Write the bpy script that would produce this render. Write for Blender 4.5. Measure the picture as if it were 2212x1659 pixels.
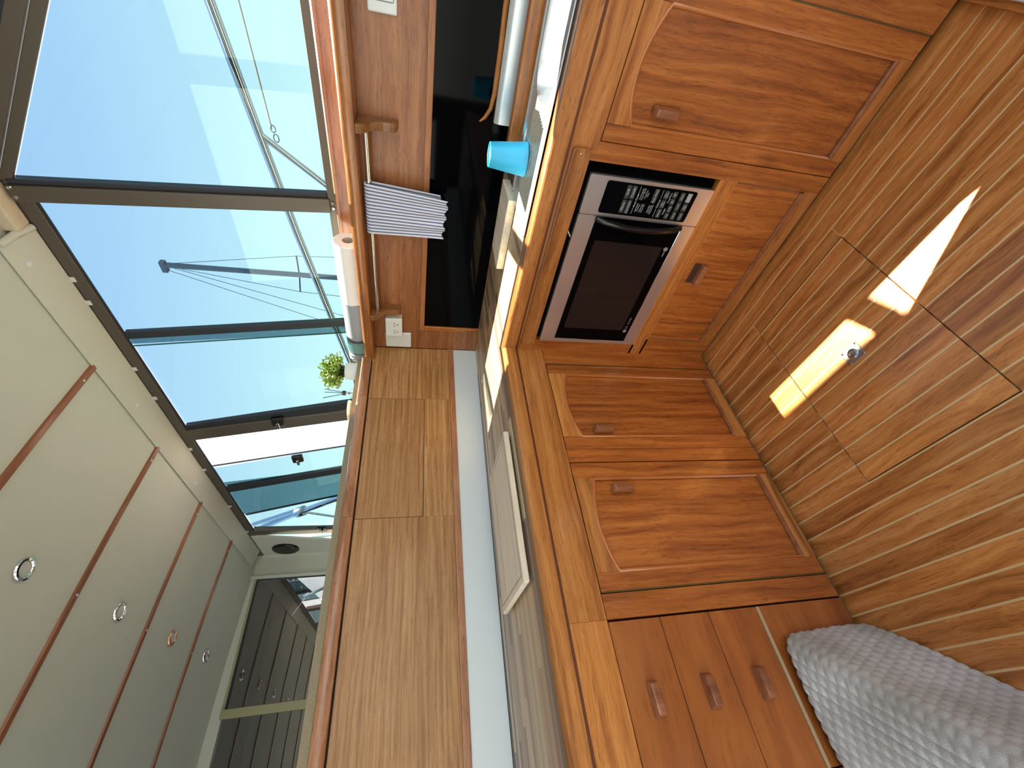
import bpy, bmesh, math, random
from mathutils import Vector, Matrix
from mathutils.geometry import tessellate_polygon
random.seed(7)
for o in list(bpy.data.objects): bpy.data.objects.remove(o, do_unlink=True)
SC = bpy.context.scene
COL = SC.collection

# ------------------------------------------------------------------ camera
# the photograph is stored turned on its side: world up points to image left
cam_d = bpy.data.cameras.new('camera'); cam = bpy.data.objects.new('camera', cam_d); COL.objects.link(cam)
cam_d.sensor_fit = 'HORIZONTAL'; cam_d.sensor_width = 36.0
cam_d.lens = 918.209 / 2212 * 36.0
cam_d.clip_start = 0.02; cam_d.clip_end = 400
R0 = Vector((-0.124644, -0.180484, -0.975648)); R1 = Vector((-0.755856, 0.654280, -0.024470)); R2 = Vector((0.642764, 0.734400, -0.217972))
cam.matrix_world = Matrix(((R0.x, -R1.x, -R2.x, -0.97898), (R0.y, -R1.y, -R2.y, -0.93988), (R0.z, -R1.z, -R2.z, 1.01296), (0, 0, 0, 1)))
SC.camera = cam

# ------------------------------------------------------------------ view + world + sun
vs = SC.view_settings
vs.view_transform = 'Standard'; vs.look = 'None'; vs.gamma = 1.0; vs.use_curve_mapping = False
vs.exposure = 0.22

def lin(r, g, b):
    f = lambda c: (c / 255 / 12.92) if c / 255 <= 0.04045 else ((c / 255 + 0.055) / 1.055) ** 2.4
    return (f(r), f(g), f(b), 1.0)

W = bpy.data.worlds.new('sky'); SC.world = W; W.use_nodes = True
nt = W.node_tree; nt.nodes.clear()
def wn(t, **k):
    n = nt.nodes.new(t)
    for a, b in k.items(): setattr(n, a, b)
    return n
w_tc = wn('ShaderNodeTexCoord'); w_sep = wn('ShaderNodeSeparateXYZ'); nt.links.new(w_tc.outputs['Generated'], w_sep.inputs[0])
w_mr = wn('ShaderNodeMapRange'); w_mr.inputs['From Min'].default_value = -1; w_mr.inputs['From Max'].default_value = 1
nt.links.new(w_sep.outputs['Z'], w_mr.inputs['Value'])
w_rp = wn('ShaderNodeValToRGB'); nt.links.new(w_mr.outputs[0], w_rp.inputs[0])
el = w_rp.color_ramp.elements
el[0].position = 0.0; el[0].color = (0.27, 0.26, 0.24, 1)
el[1].position = 1.0; el[1].color = (0.20, 0.27, 0.48, 1)
for p, c in ((0.46, (0.36, 0.34, 0.31, 1)), (0.505, (0.76, 0.75, 0.66, 1)), (0.60, (0.65, 0.67, 0.63, 1)), (0.75, (0.43, 0.46, 0.60, 1))):
    e = el.new(p); e.color = c
w_n = wn('ShaderNodeTexNoise'); w_n.inputs['Scale'].default_value = 3.2; w_n.inputs['Detail'].default_value = 7
nt.links.new(w_tc.outputs['Generated'], w_n.inputs['Vector'])
w_cr = wn('ShaderNodeMapRange'); w_cr.inputs['From Min'].default_value = 0.50; w_cr.inputs['From Max'].default_value = 0.58
nt.links.new(w_n.outputs['Fac'], w_cr.inputs['Value'])
w_cy = wn('ShaderNodeMapRange'); w_cy.inputs['From Min'].default_value = 0.86; w_cy.inputs['From Max'].default_value = 0.93
nt.links.new(w_sep.outputs['Y'], w_cy.inputs['Value'])
w_mu = wn('ShaderNodeMath', operation='MULTIPLY'); nt.links.new(w_cr.outputs[0], w_mu.inputs[0]); nt.links.new(w_cy.outputs[0], w_mu.inputs[1])
w_mx = wn('ShaderNodeMixRGB'); nt.links.new(w_mu.outputs[0], w_mx.inputs[0]); nt.links.new(w_rp.outputs[0], w_mx.inputs[1]); w_mx.inputs[2].default_value = (0.95, 0.95, 0.95, 1)
w_bg = wn('ShaderNodeBackground'); nt.links.new(w_mx.outputs[0], w_bg.inputs[0])
w_bg.inputs['Strength'].default_value = 4.6
w_o = wn('ShaderNodeOutputWorld'); nt.links.new(w_bg.outputs[0], w_o.inputs[0])

sun_d = bpy.data.lights.new('sun', 'SUN'); sun = bpy.data.objects.new('sun', sun_d); COL.objects.link(sun)
sun_d.energy = 150.0; sun_d.color = (1.0, 0.60, 0.43); sun_d.angle = math.radians(0.55)
sun.rotation_euler = Vector((0.388, 0.168, 1.0)).to_track_quat('Z', 'Y').to_euler()
sun.location = (4, 2, 8)

# ------------------------------------------------------------------ materials
MATS = {}
def new_mat(name):
    m = bpy.data.materials.new(name); m.use_nodes = True; MATS[name] = m
    b = m.node_tree.nodes['Principled BSDF']
    return m, m.node_tree, b
def N(t, typ, **k):
    n = t.nodes.new(typ)
    for a, b in k.items(): setattr(n, a, b)
    return n
def plain(name, rgb, rough=0.5, metal=0.0, coat=0.0, bump=0.0, bscale=300, spec=0.5, var=0.0, vscale=8):
    m, t, b = new_mat(name)
    b.inputs['Base Color'].default_value = lin(*rgb); b.inputs['Roughness'].default_value = rough
    b.inputs['Metallic'].default_value = metal; b.inputs['Coat Weight'].default_value = coat
    b.inputs['Specular IOR Level'].default_value = spec
    g = N(t, 'ShaderNodeNewGeometry')
    if var:
        n = N(t, 'ShaderNodeTexNoise'); n.inputs['Scale'].default_value = vscale; n.inputs['Detail'].default_value = 4
        t.links.new(g.outputs['Position'], n.inputs['Vector'])
        r = N(t, 'ShaderNodeMapRange'); r.inputs['To Min'].default_value = 1 - var; r.inputs['To Max'].default_value = 1 + var
        t.links.new(n.outputs['Fac'], r.inputs['Value'])
        h = N(t, 'ShaderNodeHueSaturation'); h.inputs['Color'].default_value = lin(*rgb); t.links.new(r.outputs[0], h.inputs['Value'])
        t.links.new(h.outputs[0], b.inputs['Base Color'])
    if bump:
        n = N(t, 'ShaderNodeTexNoise'); n.inputs['Scale'].default_value = bscale; n.inputs['Detail'].default_value = 3
        t.links.new(g.outputs['Position'], n.inputs['Vector'])
        bp = N(t, 'ShaderNodeBump'); bp.inputs['Strength'].default_value = bump; bp.inputs['Distance'].default_value = 0.002
        t.links.new(n.outputs['Fac'], bp.inputs['Height']); t.links.new(bp.outputs[0], b.inputs['Normal'])
    return m
def wood(name, dark, mid, light, axis, across=38, along=1.6, rough=0.38, coat=0.25, pores=0.55, wob=0.05, var=0.10, bump=0.12, crough=0.12):
    m, t, b = new_mat(name)
    g = N(t, 'ShaderNodeNewGeometry'); oi = N(t, 'ShaderNodeObjectInfo')
    rv = N(t, 'ShaderNodeVectorMath', operation='MULTIPLY_ADD')
    cx = N(t, 'ShaderNodeCombineXYZ')
    for i in range(3): t.links.new(oi.outputs['Random'], cx.inputs[i])
    t.links.new(cx.outputs[0], rv.inputs[0]); rv.inputs[1].default_value = (3.7, 5.3, 7.9); t.links.new(g.outputs['Position'], rv.inputs[2])
    lo = N(t, 'ShaderNodeTexNoise'); lo.inputs['Scale'].default_value = 4.0; lo.inputs['Detail'].default_value = 2
    t.links.new(rv.outputs[0], lo.inputs['Vector'])
    wb = N(t, 'ShaderNodeVectorMath', operation='MULTIPLY_ADD'); wb.inputs[1].default_value = (wob, wob, wob)
    t.links.new(lo.outputs['Color'], wb.inputs[0]); t.links.new(rv.outputs[0], wb.inputs[2])
    def grain(ac, al, detail):
        mp = N(t, 'ShaderNodeVectorMath', operation='MULTIPLY')
        s = [ac, ac, ac]; s['xyz'.index(axis)] = al; mp.inputs[1].default_value = s
        t.links.new(wb.outputs[0], mp.inputs[0])
        n = N(t, 'ShaderNodeTexNoise'); n.inputs['Scale'].default_value = 1.0; n.inputs['Detail'].default_value = detail; n.inputs['Roughness'].default_value = 0.62
        t.links.new(mp.outputs[0], n.inputs['Vector']); return n
    n1 = grain(across, along, 5)
    rp = N(t, 'ShaderNodeValToRGB'); e = rp.color_ramp.elements
    e[0].position = 0.30; e[0].color = lin(*dark); e[1].position = 0.70; e[1].color = lin(*light)
    k = e.new(0.5); k.color = lin(*mid)
    t.links.new(n1.outputs['Fac'], rp.inputs[0])
    n2 = grain(across * 9, along * 12, 2)
    pr = N(t, 'ShaderNodeMapRange'); pr.inputs['From Min'].default_value = 0.30; pr.inputs['From Max'].default_value = 0.46
    pr.inputs['To Min'].default_value = pores; pr.inputs['To Max'].default_value = 1.0
    t.links.new(n2.outputs['Fac'], pr.inputs['Value'])
    mr = N(t, 'ShaderNodeMapRange'); mr.inputs['To Min'].default_value = 1 - var; mr.inputs['To Max'].default_value = 1 + var
    t.links.new(oi.outputs['Random'], mr.inputs['Value'])
    mm = N(t, 'ShaderNodeMath', operation='MULTIPLY'); t.links.new(pr.outputs[0], mm.inputs[0]); t.links.new(mr.outputs[0], mm.inputs[1])
    h = N(t, 'ShaderNodeHueSaturation'); t.links.new(rp.outputs[0], h.inputs['Color']); t.links.new(mm.outputs[0], h.inputs['Value'])
    t.links.new(h.outputs[0], b.inputs['Base Color'])
    b.inputs['Roughness'].default_value = rough; b.inputs['Coat Weight'].default_value = coat; b.inputs['Coat Roughness'].default_value = crough
    bp = N(t, 'ShaderNodeBump'); bp.inputs['Strength'].default_value = bump; bp.inputs['Distance'].default_value = 0.0012
    t.links.new(n2.outputs['Fac'], bp.inputs['Height']); t.links.new(bp.outputs[0], b.inputs['Normal'])
    return m
def glass(name, T, refl=0.0, rough=0.0):
    m = bpy.data.materials.new(name); m.use_nodes = True; MATS[name] = m
    t = m.node_tree; t.nodes.clear()
    tr = N(t, 'ShaderNodeBsdfTransparent'); tr.inputs[0].default_value = tuple(math.sqrt(c) for c in T) + (1,)
    gl = N(t, 'ShaderNodeBsdfGlossy'); gl.inputs['Roughness'].default_value = rough; gl.inputs[0].default_value = (0.95, 0.97, 0.96, 1)
    lw = N(t, 'ShaderNodeLayerWeight'); lw.inputs['Blend'].default_value = 0.5      # Schlick reflectance, same from both sides
    pw = N(t, 'ShaderNodeMath', operation='POWER'); pw.inputs[1].default_value = 5.0; t.links.new(lw.outputs['Facing'], pw.inputs[0])
    ad = N(t, 'ShaderNodeMath', operation='MULTIPLY_ADD'); ad.use_clamp = True; ad.inputs[1].default_value = 0.75; ad.inputs[2].default_value = 0.035 + refl
    t.links.new(pw.outputs[0], ad.inputs[0])
    mx = N(t, 'ShaderNodeMixShader'); t.links.new(ad.outputs[0], mx.inputs[0]); t.links.new(tr.outputs[0], mx.inputs[1]); t.links.new(gl.outputs[0], mx.inputs[2])
    o = N(t, 'ShaderNodeOutputMaterial'); t.links.new(mx.outputs[0], o.inputs[0])
    return m

TK = dict(dark=(122, 62, 20), mid=(164, 92, 34), light=(186, 114, 50), across=62, along=2.4, wob=0.035)
teak_z = wood('teak_upright', axis='z', **TK)
teak_x = wood('teak_along_x', axis='x', dark=(142, 82, 34), mid=(184, 118, 54), light=(204, 142, 76), across=60, wob=0.03)
teak_y = wood('teak_along_y', axis='y', dark=(130, 72, 28), mid=(170, 104, 46), light=(192, 128, 66), across=60, wob=0.03)
panel_x = wood('panel_teak', axis='x', dark=(134, 88, 46), mid=(168, 122, 74), light=(188, 146, 98), across=115, along=1.0, rough=0.45, coat=0.1, wob=0.012)
panel_y = wood('wall_teak_backlit', axis='y', dark=(118, 68, 36), mid=(150, 94, 54), light=(172, 116, 74), across=45, along=1.3, rough=0.42, coat=0.12)  # darker teak, the backlit wall's shade is put into the colour
drawer_x = wood('drawer_teak', axis='x', dark=(128, 68, 24), mid=(156, 88, 34), light=(170, 102, 44), across=18, along=2.0, pores=0.8, rough=0.4)
trim_m = wood('trim_teak_x', axis='x', dark=(132, 84, 54), mid=(164, 112, 78), light=(184, 136, 104), rough=0.3, coat=0.4)
trim_y = wood('trim_teak_y', axis='y', dark=(118, 66, 28), mid=(156, 96, 46), light=(184, 124, 70), rough=0.28, coat=0.5)
batten_m = wood('batten_wood', axis='x', dark=(112, 66, 40), mid=(140, 86, 54), light=(158, 102, 66), pores=0.8, across=30)
plank_m = wood('floor_teak', axis='y', dark=(142, 82, 34), mid=(190, 122, 58), light=(212, 150, 84), across=60, along=1.8, rough=0.30, coat=0.55, var=0.16, crough=0.16)
handle_m = wood('handle_wood', axis='z', dark=(112, 64, 38), mid=(140, 86, 54), light=(160, 104, 70), pores=0.8, rough=0.3, coat=0.5)
board_m = wood('board_wood', axis='x', dark=(196, 180, 156), mid=(218, 204, 182), light=(232, 222, 204), across=40, along=1.2, pores=0.85, rough=0.6, coat=0, var=0.03)
cove_shade_m = plain('cove_shade_brown', (96, 50, 22), 0.5)  # groove under the fiddle, its shadow put into this dark brown
bead_m = plain('bead_varnish', (176, 104, 50), 0.3, coat=0.5)
holly = plain('holly_inlay', (218, 188, 132), 0.35, coat=0.4, var=0.08)
carcass_m = plain('carcass_dark', (26, 16, 10), 0.8)  # near-black so gaps between fronts show black, shade put into the colour
gap_m = plain('gap_dark', (10, 8, 7), 0.9)
vinyl = plain('vinyl_headliner', (200, 208, 198), 0.62, bump=0.12, bscale=900, var=0.02)
vinyl2 = plain('vinyl_panel', (200, 206, 196), 0.6, bump=0.1, bscale=900)
white_lam = plain('white_laminate', (206, 216, 222), 0.35, var=0.02)
white_pl = plain('white_plastic', (212, 218, 218), 0.35)
grey_pl = plain('grey_plastic', (70, 72, 74), 0.5)
paper = plain('paper', (240, 242, 242), 0.9, bump=0.25, bscale=500)
cloth_grey = plain('grey_cloth', (150, 158, 166), 0.95, bump=0.5, bscale=900, var=0.12, vscale=260)
teal = plain('teal_print', (108, 146, 144), 0.8)
sink_m = plain('sink_steel', (208, 214, 216), 0.30, metal=0.6, bump=0.04, bscale=400)
recess_shade_m = plain('recess_shade_brown', (64, 36, 18), 0.7)
carpet = plain('speckled_carpet', (150, 140, 118), 1.0, bump=0.6, bscale=700, var=0.5, vscale=420)
bronze = plain('bronze_frame', (92, 86, 78), 0.38, metal=0.35)
rubber = plain('rubber_gasket', (36, 42, 52), 0.6)
beige = plain('beige_frame', (158, 156, 122), 0.5)
steel = plain('stainless', (208, 212, 212), 0.20, metal=1.0, bump=0.04, bscale=400)
steel_b = plain('brushed_stainless', (214, 210, 208), 0.28, metal=0.85, bump=0.05, bscale=600)
chrome = plain('chrome', (220, 224, 226), 0.08, metal=1.0)
copper = plain('copper_ring', (206, 160, 130), 0.25, metal=0.8)
lens_m = plain('lamp_lens', (196, 204, 200), 0.25, coat=0.5)
brass = plain('brass_hinge', (120, 104, 66), 0.35, metal=0.8)
black_gl = plain('black_acrylic', (3, 4, 6), 0.05, spec=0.08)
black_pl = plain('black_plastic', (10, 10, 11), 0.22)
black_mat = plain('black_matte', (14, 14, 14), 0.6)
win_blk = plain('oven_glass', (26, 24, 25), 0.12)
btn_m = plain('button_grey', (48, 56, 53), 0.5)
btn_l = plain('button_light', (150, 154, 152), 0.5)
txt_m = plain('print_white', (200, 204, 204), 0.6)
txt_g = plain('print_grey', (130, 128, 128), 0.6)
blue_pl = plain('turquoise_plastic', (38, 160, 206), 0.42)
pot_m = plain('pot_ceramic', (222, 226, 230), 0.5)
soil = plain('moss', (46, 62, 26), 1.0)
stick_m = plain('reed_black', (22, 26, 38), 0.8)
speaker_m = plain('speaker_grille', (48, 48, 44), 0.8, bump=0.5, bscale=1500)
canvas = plain('navy_canvas', (30, 38, 56), 0.9)
canopy_m = plain('canopy_lining', (52, 52, 54), 0.9)
mast_m = plain('mast_alloy', (96, 104, 122), 0.5)
wire_m = plain('rigging_wire', (90, 100, 118), 0.5)
rope_m = plain('rope_grey', (140, 134, 130), 0.9)
stain = plain('stained_ply', (208, 198, 174), 0.9, var=0.25, vscale=40)
clear_gl = glass('clear_bottle_glass', (0.92, 0.95, 0.95), 0.04)
tint_gl = glass('tinted_glass', (0.175, 0.285, 0.315), 0.0)
rear_gl = glass('rear_film_glass', (0.22, 0.22, 0.24), 0.16)
open_gl = glass('clear_glass', (0.93, 0.95, 0.94), 0.0)

m, t, b = new_mat('worktop_stave')
oi = N(t, 'ShaderNodeObjectInfo'); rp = N(t, 'ShaderNodeValToRGB'); t.links.new(oi.outputs['Random'], rp.inputs[0])
e = rp.color_ramp.elements; e[0].color = lin(112, 88, 76); e[0].position = 0.0; e[1].color = lin(204, 186, 150); e[1].position = 1.0
for p, c in ((0.2, (150, 122, 98)), (0.5, (172, 148, 116)), (0.8, (186, 164, 130))):
    q = e.new(p); q.color = lin(*c)
g = N(t, 'ShaderNodeNewGeometry'); mp = N(t, 'ShaderNodeVectorMath', operation='MULTIPLY'); mp.inputs[1].default_value = (2.0, 70, 70); t.links.new(g.outputs['Position'], mp.inputs[0])
n = N(t, 'ShaderNodeTexNoise'); n.inputs['Scale'].default_value = 1; n.inputs['Detail'].default_value = 5; t.links.new(mp.outputs[0], n.inputs['Vector'])
r = N(t, 'ShaderNodeMapRange'); r.inputs['From Min'].default_value = 0.3; r.inputs['From Max'].default_value = 0.7; r.inputs['To Min'].default_value = 0.82; r.inputs['To Max'].default_value = 1.08; t.links.new(n.outputs['Fac'], r.inputs['Value'])
h = N(t, 'ShaderNodeHueSaturation'); t.links.new(rp.outputs[0], h.inputs['Color']); t.links.new(r.outputs[0], h.inputs['Value']); t.links.new(h.outputs[0], b.inputs['Base Color'])
b.inputs['Roughness'].default_value = 0.38
stave_m = m
worktop_core = plain('worktop_edge', (96, 88, 76), 0.6, var=0.1, vscale=60)

m, t, b = new_mat('striped_towel')
g = N(t, 'ShaderNodeTexCoord'); sp = N(t, 'ShaderNodeSeparateXYZ'); t.links.new(g.outputs['UV'], sp.inputs[0])
mo = N(t, 'ShaderNodeMath', operation='MULTIPLY'); mo.inputs[1].default_value = 14.5; t.links.new(sp.outputs['X'], mo.inputs[0])
fr = N(t, 'ShaderNodeMath', operation='FRACT'); t.links.new(mo.outputs[0], fr.inputs[0])
rp = N(t, 'ShaderNodeValToRGB'); t.links.new(fr.outputs[0], rp.inputs[0]); e = rp.color_ramp.elements
e[0].position = 0.0; e[0].color = lin(206, 210, 224); e[1].position = 1.0; e[1].color = lin(206, 210, 224)
for p, c in ((0.42, (206, 210, 224)), (0.50, (92, 108, 146)), (0.86, (92, 108, 146)), (0.94, (206, 210, 224))):
    q = e.new(p); q.color = lin(*c)
t.links.new(rp.outputs[0], b.inputs['Base Color']); b.inputs['Roughness'].default_value = 0.95
n = N(t, 'ShaderNodeTexNoise'); n.inputs['Scale'].default_value = 600; bp = N(t, 'ShaderNodeBump'); bp.inputs['Strength'].default_value = 0.4; bp.inputs['Distance'].default_value = 0.001
t.links.new(g.outputs['Object'], n.inputs['Vector']); t.links.new(n.outputs['Fac'], bp.inputs['Height']); t.links.new(bp.outputs[0], b.inputs['Normal'])
towel_m = m

m, t, b = new_mat('knit_wool')
g = N(t, 'ShaderNodeNewGeometry'); n = N(t, 'ShaderNodeTexNoise'); n.inputs['Scale'].default_value = 9; n.inputs['Detail'].default_value = 5; t.links.new(g.outputs['Position'], n.inputs['Vector'])
rp = N(t, 'ShaderNodeValToRGB'); t.links.new(n.outputs['Fac'], rp.inputs[0]); e = rp.color_ramp.elements
e[0].position = 0.35; e[0].color = lin(168, 168, 158); e[1].position = 0.68; e[1].color = lin(204, 206, 200)
t.links.new(rp.outputs[0], b.inputs['Base Color']); b.inputs['Roughness'].default_value = 1.0; b.inputs['Sheen Weight'].default_value = 0.4
n2 = N(t, 'ShaderNodeTexNoise'); n2.inputs['Scale'].default_value = 700; n2.inputs['Detail'].default_value = 4; t.links.new(g.outputs['Position'], n2.inputs['Vector'])
bp = N(t, 'ShaderNodeBump'); bp.inputs['Strength'].default_value = 0.8; bp.inputs['Distance'].default_value = 0.002
t.links.new(n2.outputs['Fac'], bp.inputs['Height']); t.links.new(bp.outputs[0], b.inputs['Normal'])
knit_m = m

m, t, b = new_mat('leaf_green')
g = N(t, 'ShaderNodeNewGeometry'); n = N(t, 'ShaderNodeTexNoise'); n.inputs['Scale'].default_value = 60; t.links.new(g.outputs['Position'], n.inputs['Vector'])
rp = N(t, 'ShaderNodeValToRGB'); t.links.new(n.outputs['Fac'], rp.inputs[0]); e = rp.color_ramp.elements
e[0].position = 0.35; e[0].color = lin(92, 128, 48); e[1].position = 0.65; e[1].color = lin(176, 200, 100)
t.links.new(rp.outputs[0], b.inputs['Base Color']); b.inputs['Roughness'].default_value = 0.5; b.inputs['Subsurface Weight'].default_value = 0.0
leaf_m = m

# ------------------------------------------------------------------ mesh helpers
BASE = {}
class MB:
    def __init__(s, xf=None): s.v = []; s.f = []; s.uv = None; s.xf = xf
    def add(s, vs_, fs):
        o = len(s.v); s.v += [Vector(p) for p in vs_]; s.f += [tuple(i + o for i in q) for q in fs]
        return s
    def box(s, x0, x1, y0, y1, z0, z1):
        if x0 > x1: x0, x1 = x1, x0
        if y0 > y1: y0, y1 = y1, y0
        if z0 > z1: z0, z1 = z1, z0
        return s.add([(x0, y0, z0), (x1, y0, z0), (x1, y1, z0), (x0, y1, z0), (x0, y0, z1), (x1, y0, z1), (x1, y1, z1), (x0, y1, z1)],
              [(0, 3, 2, 1), (4, 5, 6, 7), (0, 1, 5, 4), (1, 2, 6, 5), (2, 3, 7, 6), (3, 0, 4, 7)])
    def prism(s, poly, m, w0, w1, holes=()):
        loops = [list(poly)] + [list(h) for h in holes]
        flat = [p for l in loops for p in l]; n = len(flat)
        tris = tessellate_polygon([[Vector((p[0], p[1], 0)) for p in l] for l in loops])
        vs_ = [m(u, v, w0) for u, v in flat] + [m(u, v, w1) for u, v in flat]
        fs = [tuple(t_) for t_ in tris] + [tuple(i + n for i in reversed(t_)) for t_ in tris]
        k = 0
        for l in loops:
            c = len(l)
            for i in range(c): a = k + i; b_ = k + (i + 1) % c; fs.append((a, b_, b_ + n, a + n))
            k += c
        return s.add(vs_, fs)
    def tube(s, pts, r, n=10, caps=True, closed=False):
        pts = [Vector(p) for p in pts]; k = len(pts); rs = r if isinstance(r, (list, tuple)) else [r] * k
        vs_ = []; fs = []; up = None
        for i, p in enumerate(pts):
            a = pts[(i - 1) % k] if (closed or i) else p; c = pts[(i + 1) % k] if (closed or i < k - 1) else p
            d = (c - a).normalized()
            if up is None:
                up = d.cross(Vector((0, 0, 1)))
                if up.length < 1e-3: up = d.cross(Vector((1, 0, 0)))
                up.normalize()
            up = (up - d * up.dot(d)).normalized(); sd = d.cross(up)
            for j in range(n):
                an = 2 * math.pi * j / n; vs_.append(p + (up * math.cos(an) + sd * math.sin(an)) * rs[i])
        for i in range(k if closed else k - 1):
            for j in range(n):
                a = i * n + j; b_ = i * n + (j + 1) % n; i2 = (i + 1) % k
                fs.append((a, b_, i2 * n + (j + 1) % n, i2 * n + j))
        if caps and not closed: fs.append(tuple(range(n - 1, -1, -1))); fs.append(tuple((k - 1) * n + j for j in range(n)))
        return s.add(vs_, fs)
    def lathe(s, prof, o, axis=(0, 0, 1), n=28, sx=1.0, sy=1.0):
        ring_ = (prof[0] == prof[-1])
        ax = Vector(axis).normalized(); a = ax.orthogonal().normalized(); b_ = ax.cross(a); o = Vector(o)
        vs_ = []; fs = []
        for r, hh in prof:
            for j in range(n):
                an = 2 * math.pi * j / n; vs_.append(o + ax * hh + (a * math.cos(an) * sx + b_ * math.sin(an) * sy) * r)
        for i in range(len(prof) - 1):
            for j in range(n): fs.append((i * n + j, i * n + (j + 1) % n, (i + 1) * n + (j + 1) % n, (i + 1) * n + j))
        if not ring_: fs.append(tuple(range(n - 1, -1, -1))); fs.append(tuple((len(prof) - 1) * n + j for j in range(n)))
        return s.add(vs_, fs)
    def build(s, name, mat, parent=None, smooth=False, bevel=0.0, seg=2, origin=None, solid=0):
        vs_ = [Vector(s.xf(*p)) for p in s.v] if s.xf else s.v
        if parent is not None: base = BASE[parent.name]
        else:
            if origin is None:
                lo = [min(p[i] for p in vs_) for i in range(3)]; hi = [max(p[i] for p in vs_) for i in range(3)]
                base = Vector(((lo[0] + hi[0]) / 2, (lo[1] + hi[1]) / 2, lo[2]))
            else: base = Vector(origin)
        me = bpy.data.meshes.new(name); me.from_pydata([p - base for p in vs_], [], s.f); me.update()
        bm = bmesh.new(); bm.from_mesh(me)
        if not solid: bmesh.ops.recalc_face_normals(bm, faces=bm.faces)
        if bevel > 0:
            ed = [e_ for e_ in bm.edges if len(e_.link_faces) == 2 and e_.calc_face_angle(0) > 0.6]
            bmesh.ops.bevel(bm, geom=ed, offset=bevel, segments=seg, profile=0.5, affect='EDGES', clamp_overlap=True)
        bm.to_mesh(me); bm.free()
        if s.uv:
            ul = me.uv_layers.new(name='UVMap')
            for lp in me.loops: ul.data[lp.index].uv = s.uv[lp.vertex_index]
        if smooth:
            for p in me.polygons: p.use_smooth = True
            if smooth != 'all':
                try: me.set_sharp_from_angle(angle=math.radians(38))
                except Exception: pass
        me.materials.append(mat)
        o = bpy.data.objects.new(name, me); COL.objects.link(o)
        if parent is not None: o.parent = parent
        else: o.location = base
        BASE[o.name] = base
        return o
def tag(o, label=None, cat=None, group=None, kind=None):
    if label: o['label'] = label
    if cat: o['category'] = cat
    if group: o['group'] = group
    if kind: o['kind'] = kind
    return o
def thing(name, label, cat, loc, group=None):
    o = bpy.data.objects.new(name, None); COL.objects.link(o); o.location = loc; BASE[o.name] = Vector(loc); o.empty_display_size = 0.05
    return tag(o, label, cat, group)
def struct(name, loc):
    o = bpy.data.objects.new(name, None); COL.objects.link(o); o.location = loc; BASE[o.name] = Vector(loc); o.empty_display_size = 0.05
    o['kind'] = 'structure'; return o
def bx(name, x0, x1, y0, y1, z0, z1, mat, parent=None, bevel=0.0, seg=2, smooth=False, xf=None):
    return MB(xf).box(x0, x1, y0, y1, z0, z1).build(name, mat, parent, smooth=smooth, bevel=bevel, seg=seg)
def mA(u, v, w): return (u, -w, v)          # cabinet run along the back, faces the room (-y)
def mB(u, v, w): return (-w, u, v)          # cabinet run along the boat's side, faces the room (-x)
UNIT = None
def unit_piece(name, x0, x1, y0, y1, z0, z1, mat, parent, rot=0.0):
    """alike rectangular pieces share one unit-cube mesh per material"""
    key = 'unit_' + mat.name
    me = bpy.data.meshes.get(key)
    if me is None:
        me = bpy.data.meshes.new(key)
        me.from_pydata([(-.5, -.5, -.5), (.5, -.5, -.5), (.5, .5, -.5), (-.5, .5, -.5), (-.5, -.5, .5), (.5, -.5, .5), (.5, .5, .5), (-.5, .5, .5)], [],
                       [(0, 3, 2, 1), (4, 5, 6, 7), (0, 1, 5, 4), (1, 2, 6, 5), (2, 3, 7, 6), (3, 0, 4, 7)])
        me.materials.append(mat)
    o = bpy.data.objects.new(name, me); COL.objects.link(o); o.parent = parent
    c = Vector(((x0 + x1) / 2, (y0 + y1) / 2, (z0 + z1) / 2))
    o.location = c - BASE[parent.name]; o.scale = (abs(x1 - x0), abs(y1 - y0), abs(z1 - z0)); o.rotation_euler = (0, 0, rot)
    return o
def text_mesh(name, s_, size, m, u, v, w, mat, parent, align='CENTER', sx=1.0):
    cu = bpy.data.curves.new(name, 'FONT'); cu.body = s_; cu.size = size; cu.align_x = align; cu.align_y = 'CENTER'; cu.extrude = 0.0
    ob = bpy.data.objects.new(name + '_tmp', cu); COL.objects.link(ob)
    dg = bpy.context.evaluated_depsgraph_get()
    me = bpy.data.meshes.new_from_object(ob.evaluated_get(dg)); bpy.data.objects.remove(ob, do_unlink=True)
    base = BASE[parent.name]
    for vt in me.vertices:
        vt.co = Vector(m(u - vt.co.x * sx, v + vt.co.y, w)) - base
    me.materials.clear(); me.materials.append(mat)
    o = bpy.data.objects.new(name, me); COL.objects.link(o); o.parent = parent; BASE[o.name] = base
    return o

# ================================================================== FLOOR
SH = 0.0105
ROT = -math.atan(SH)
floor = struct('floor', (-0.6, -0.6, 0))
s_i = lambda i: -0.0398 - 0.045 * i
HX0, HX1, HY0, HY1 = s_i(13) + 0.0032, s_i(2) + 0.0050, -0.553, -0.2257
def sh(x, y, z): return (x + SH * y, y, z)
base_mb = MB(sh)
for a in ((-2.6, HX0 - 0.0018, -1.9, 0.03), (HX1 + 0.0018, 0.04, -1.9, 0.03), (HX0 - 0.0018, HX1 + 0.0018, -1.9, HY0 - 0.0018), (HX0 - 0.0018, HX1 + 0.0018, HY1 + 0.0018, 0.03)):
    base_mb.box(*a, -0.03, -0.0006)
base_mb.build('inlay_base', holly, floor)
bx('hatch_well', HX0 - 0.05, HX1 + 0.05, HY0 - 0.05, HY1 + 0.05, -0.05, -0.032, gap_m, floor)
bx('subfloor', -2.6, 0.6, 0.03, 2.95, -0.05, -0.002, carcass_m, floor)
hatch = thing('floor_hatch', 'lift-out teak floor hatch outlined by a thin dark joint, with a square ring pull', 'hatch', (-0.378, -0.39, -0.03))
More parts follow.
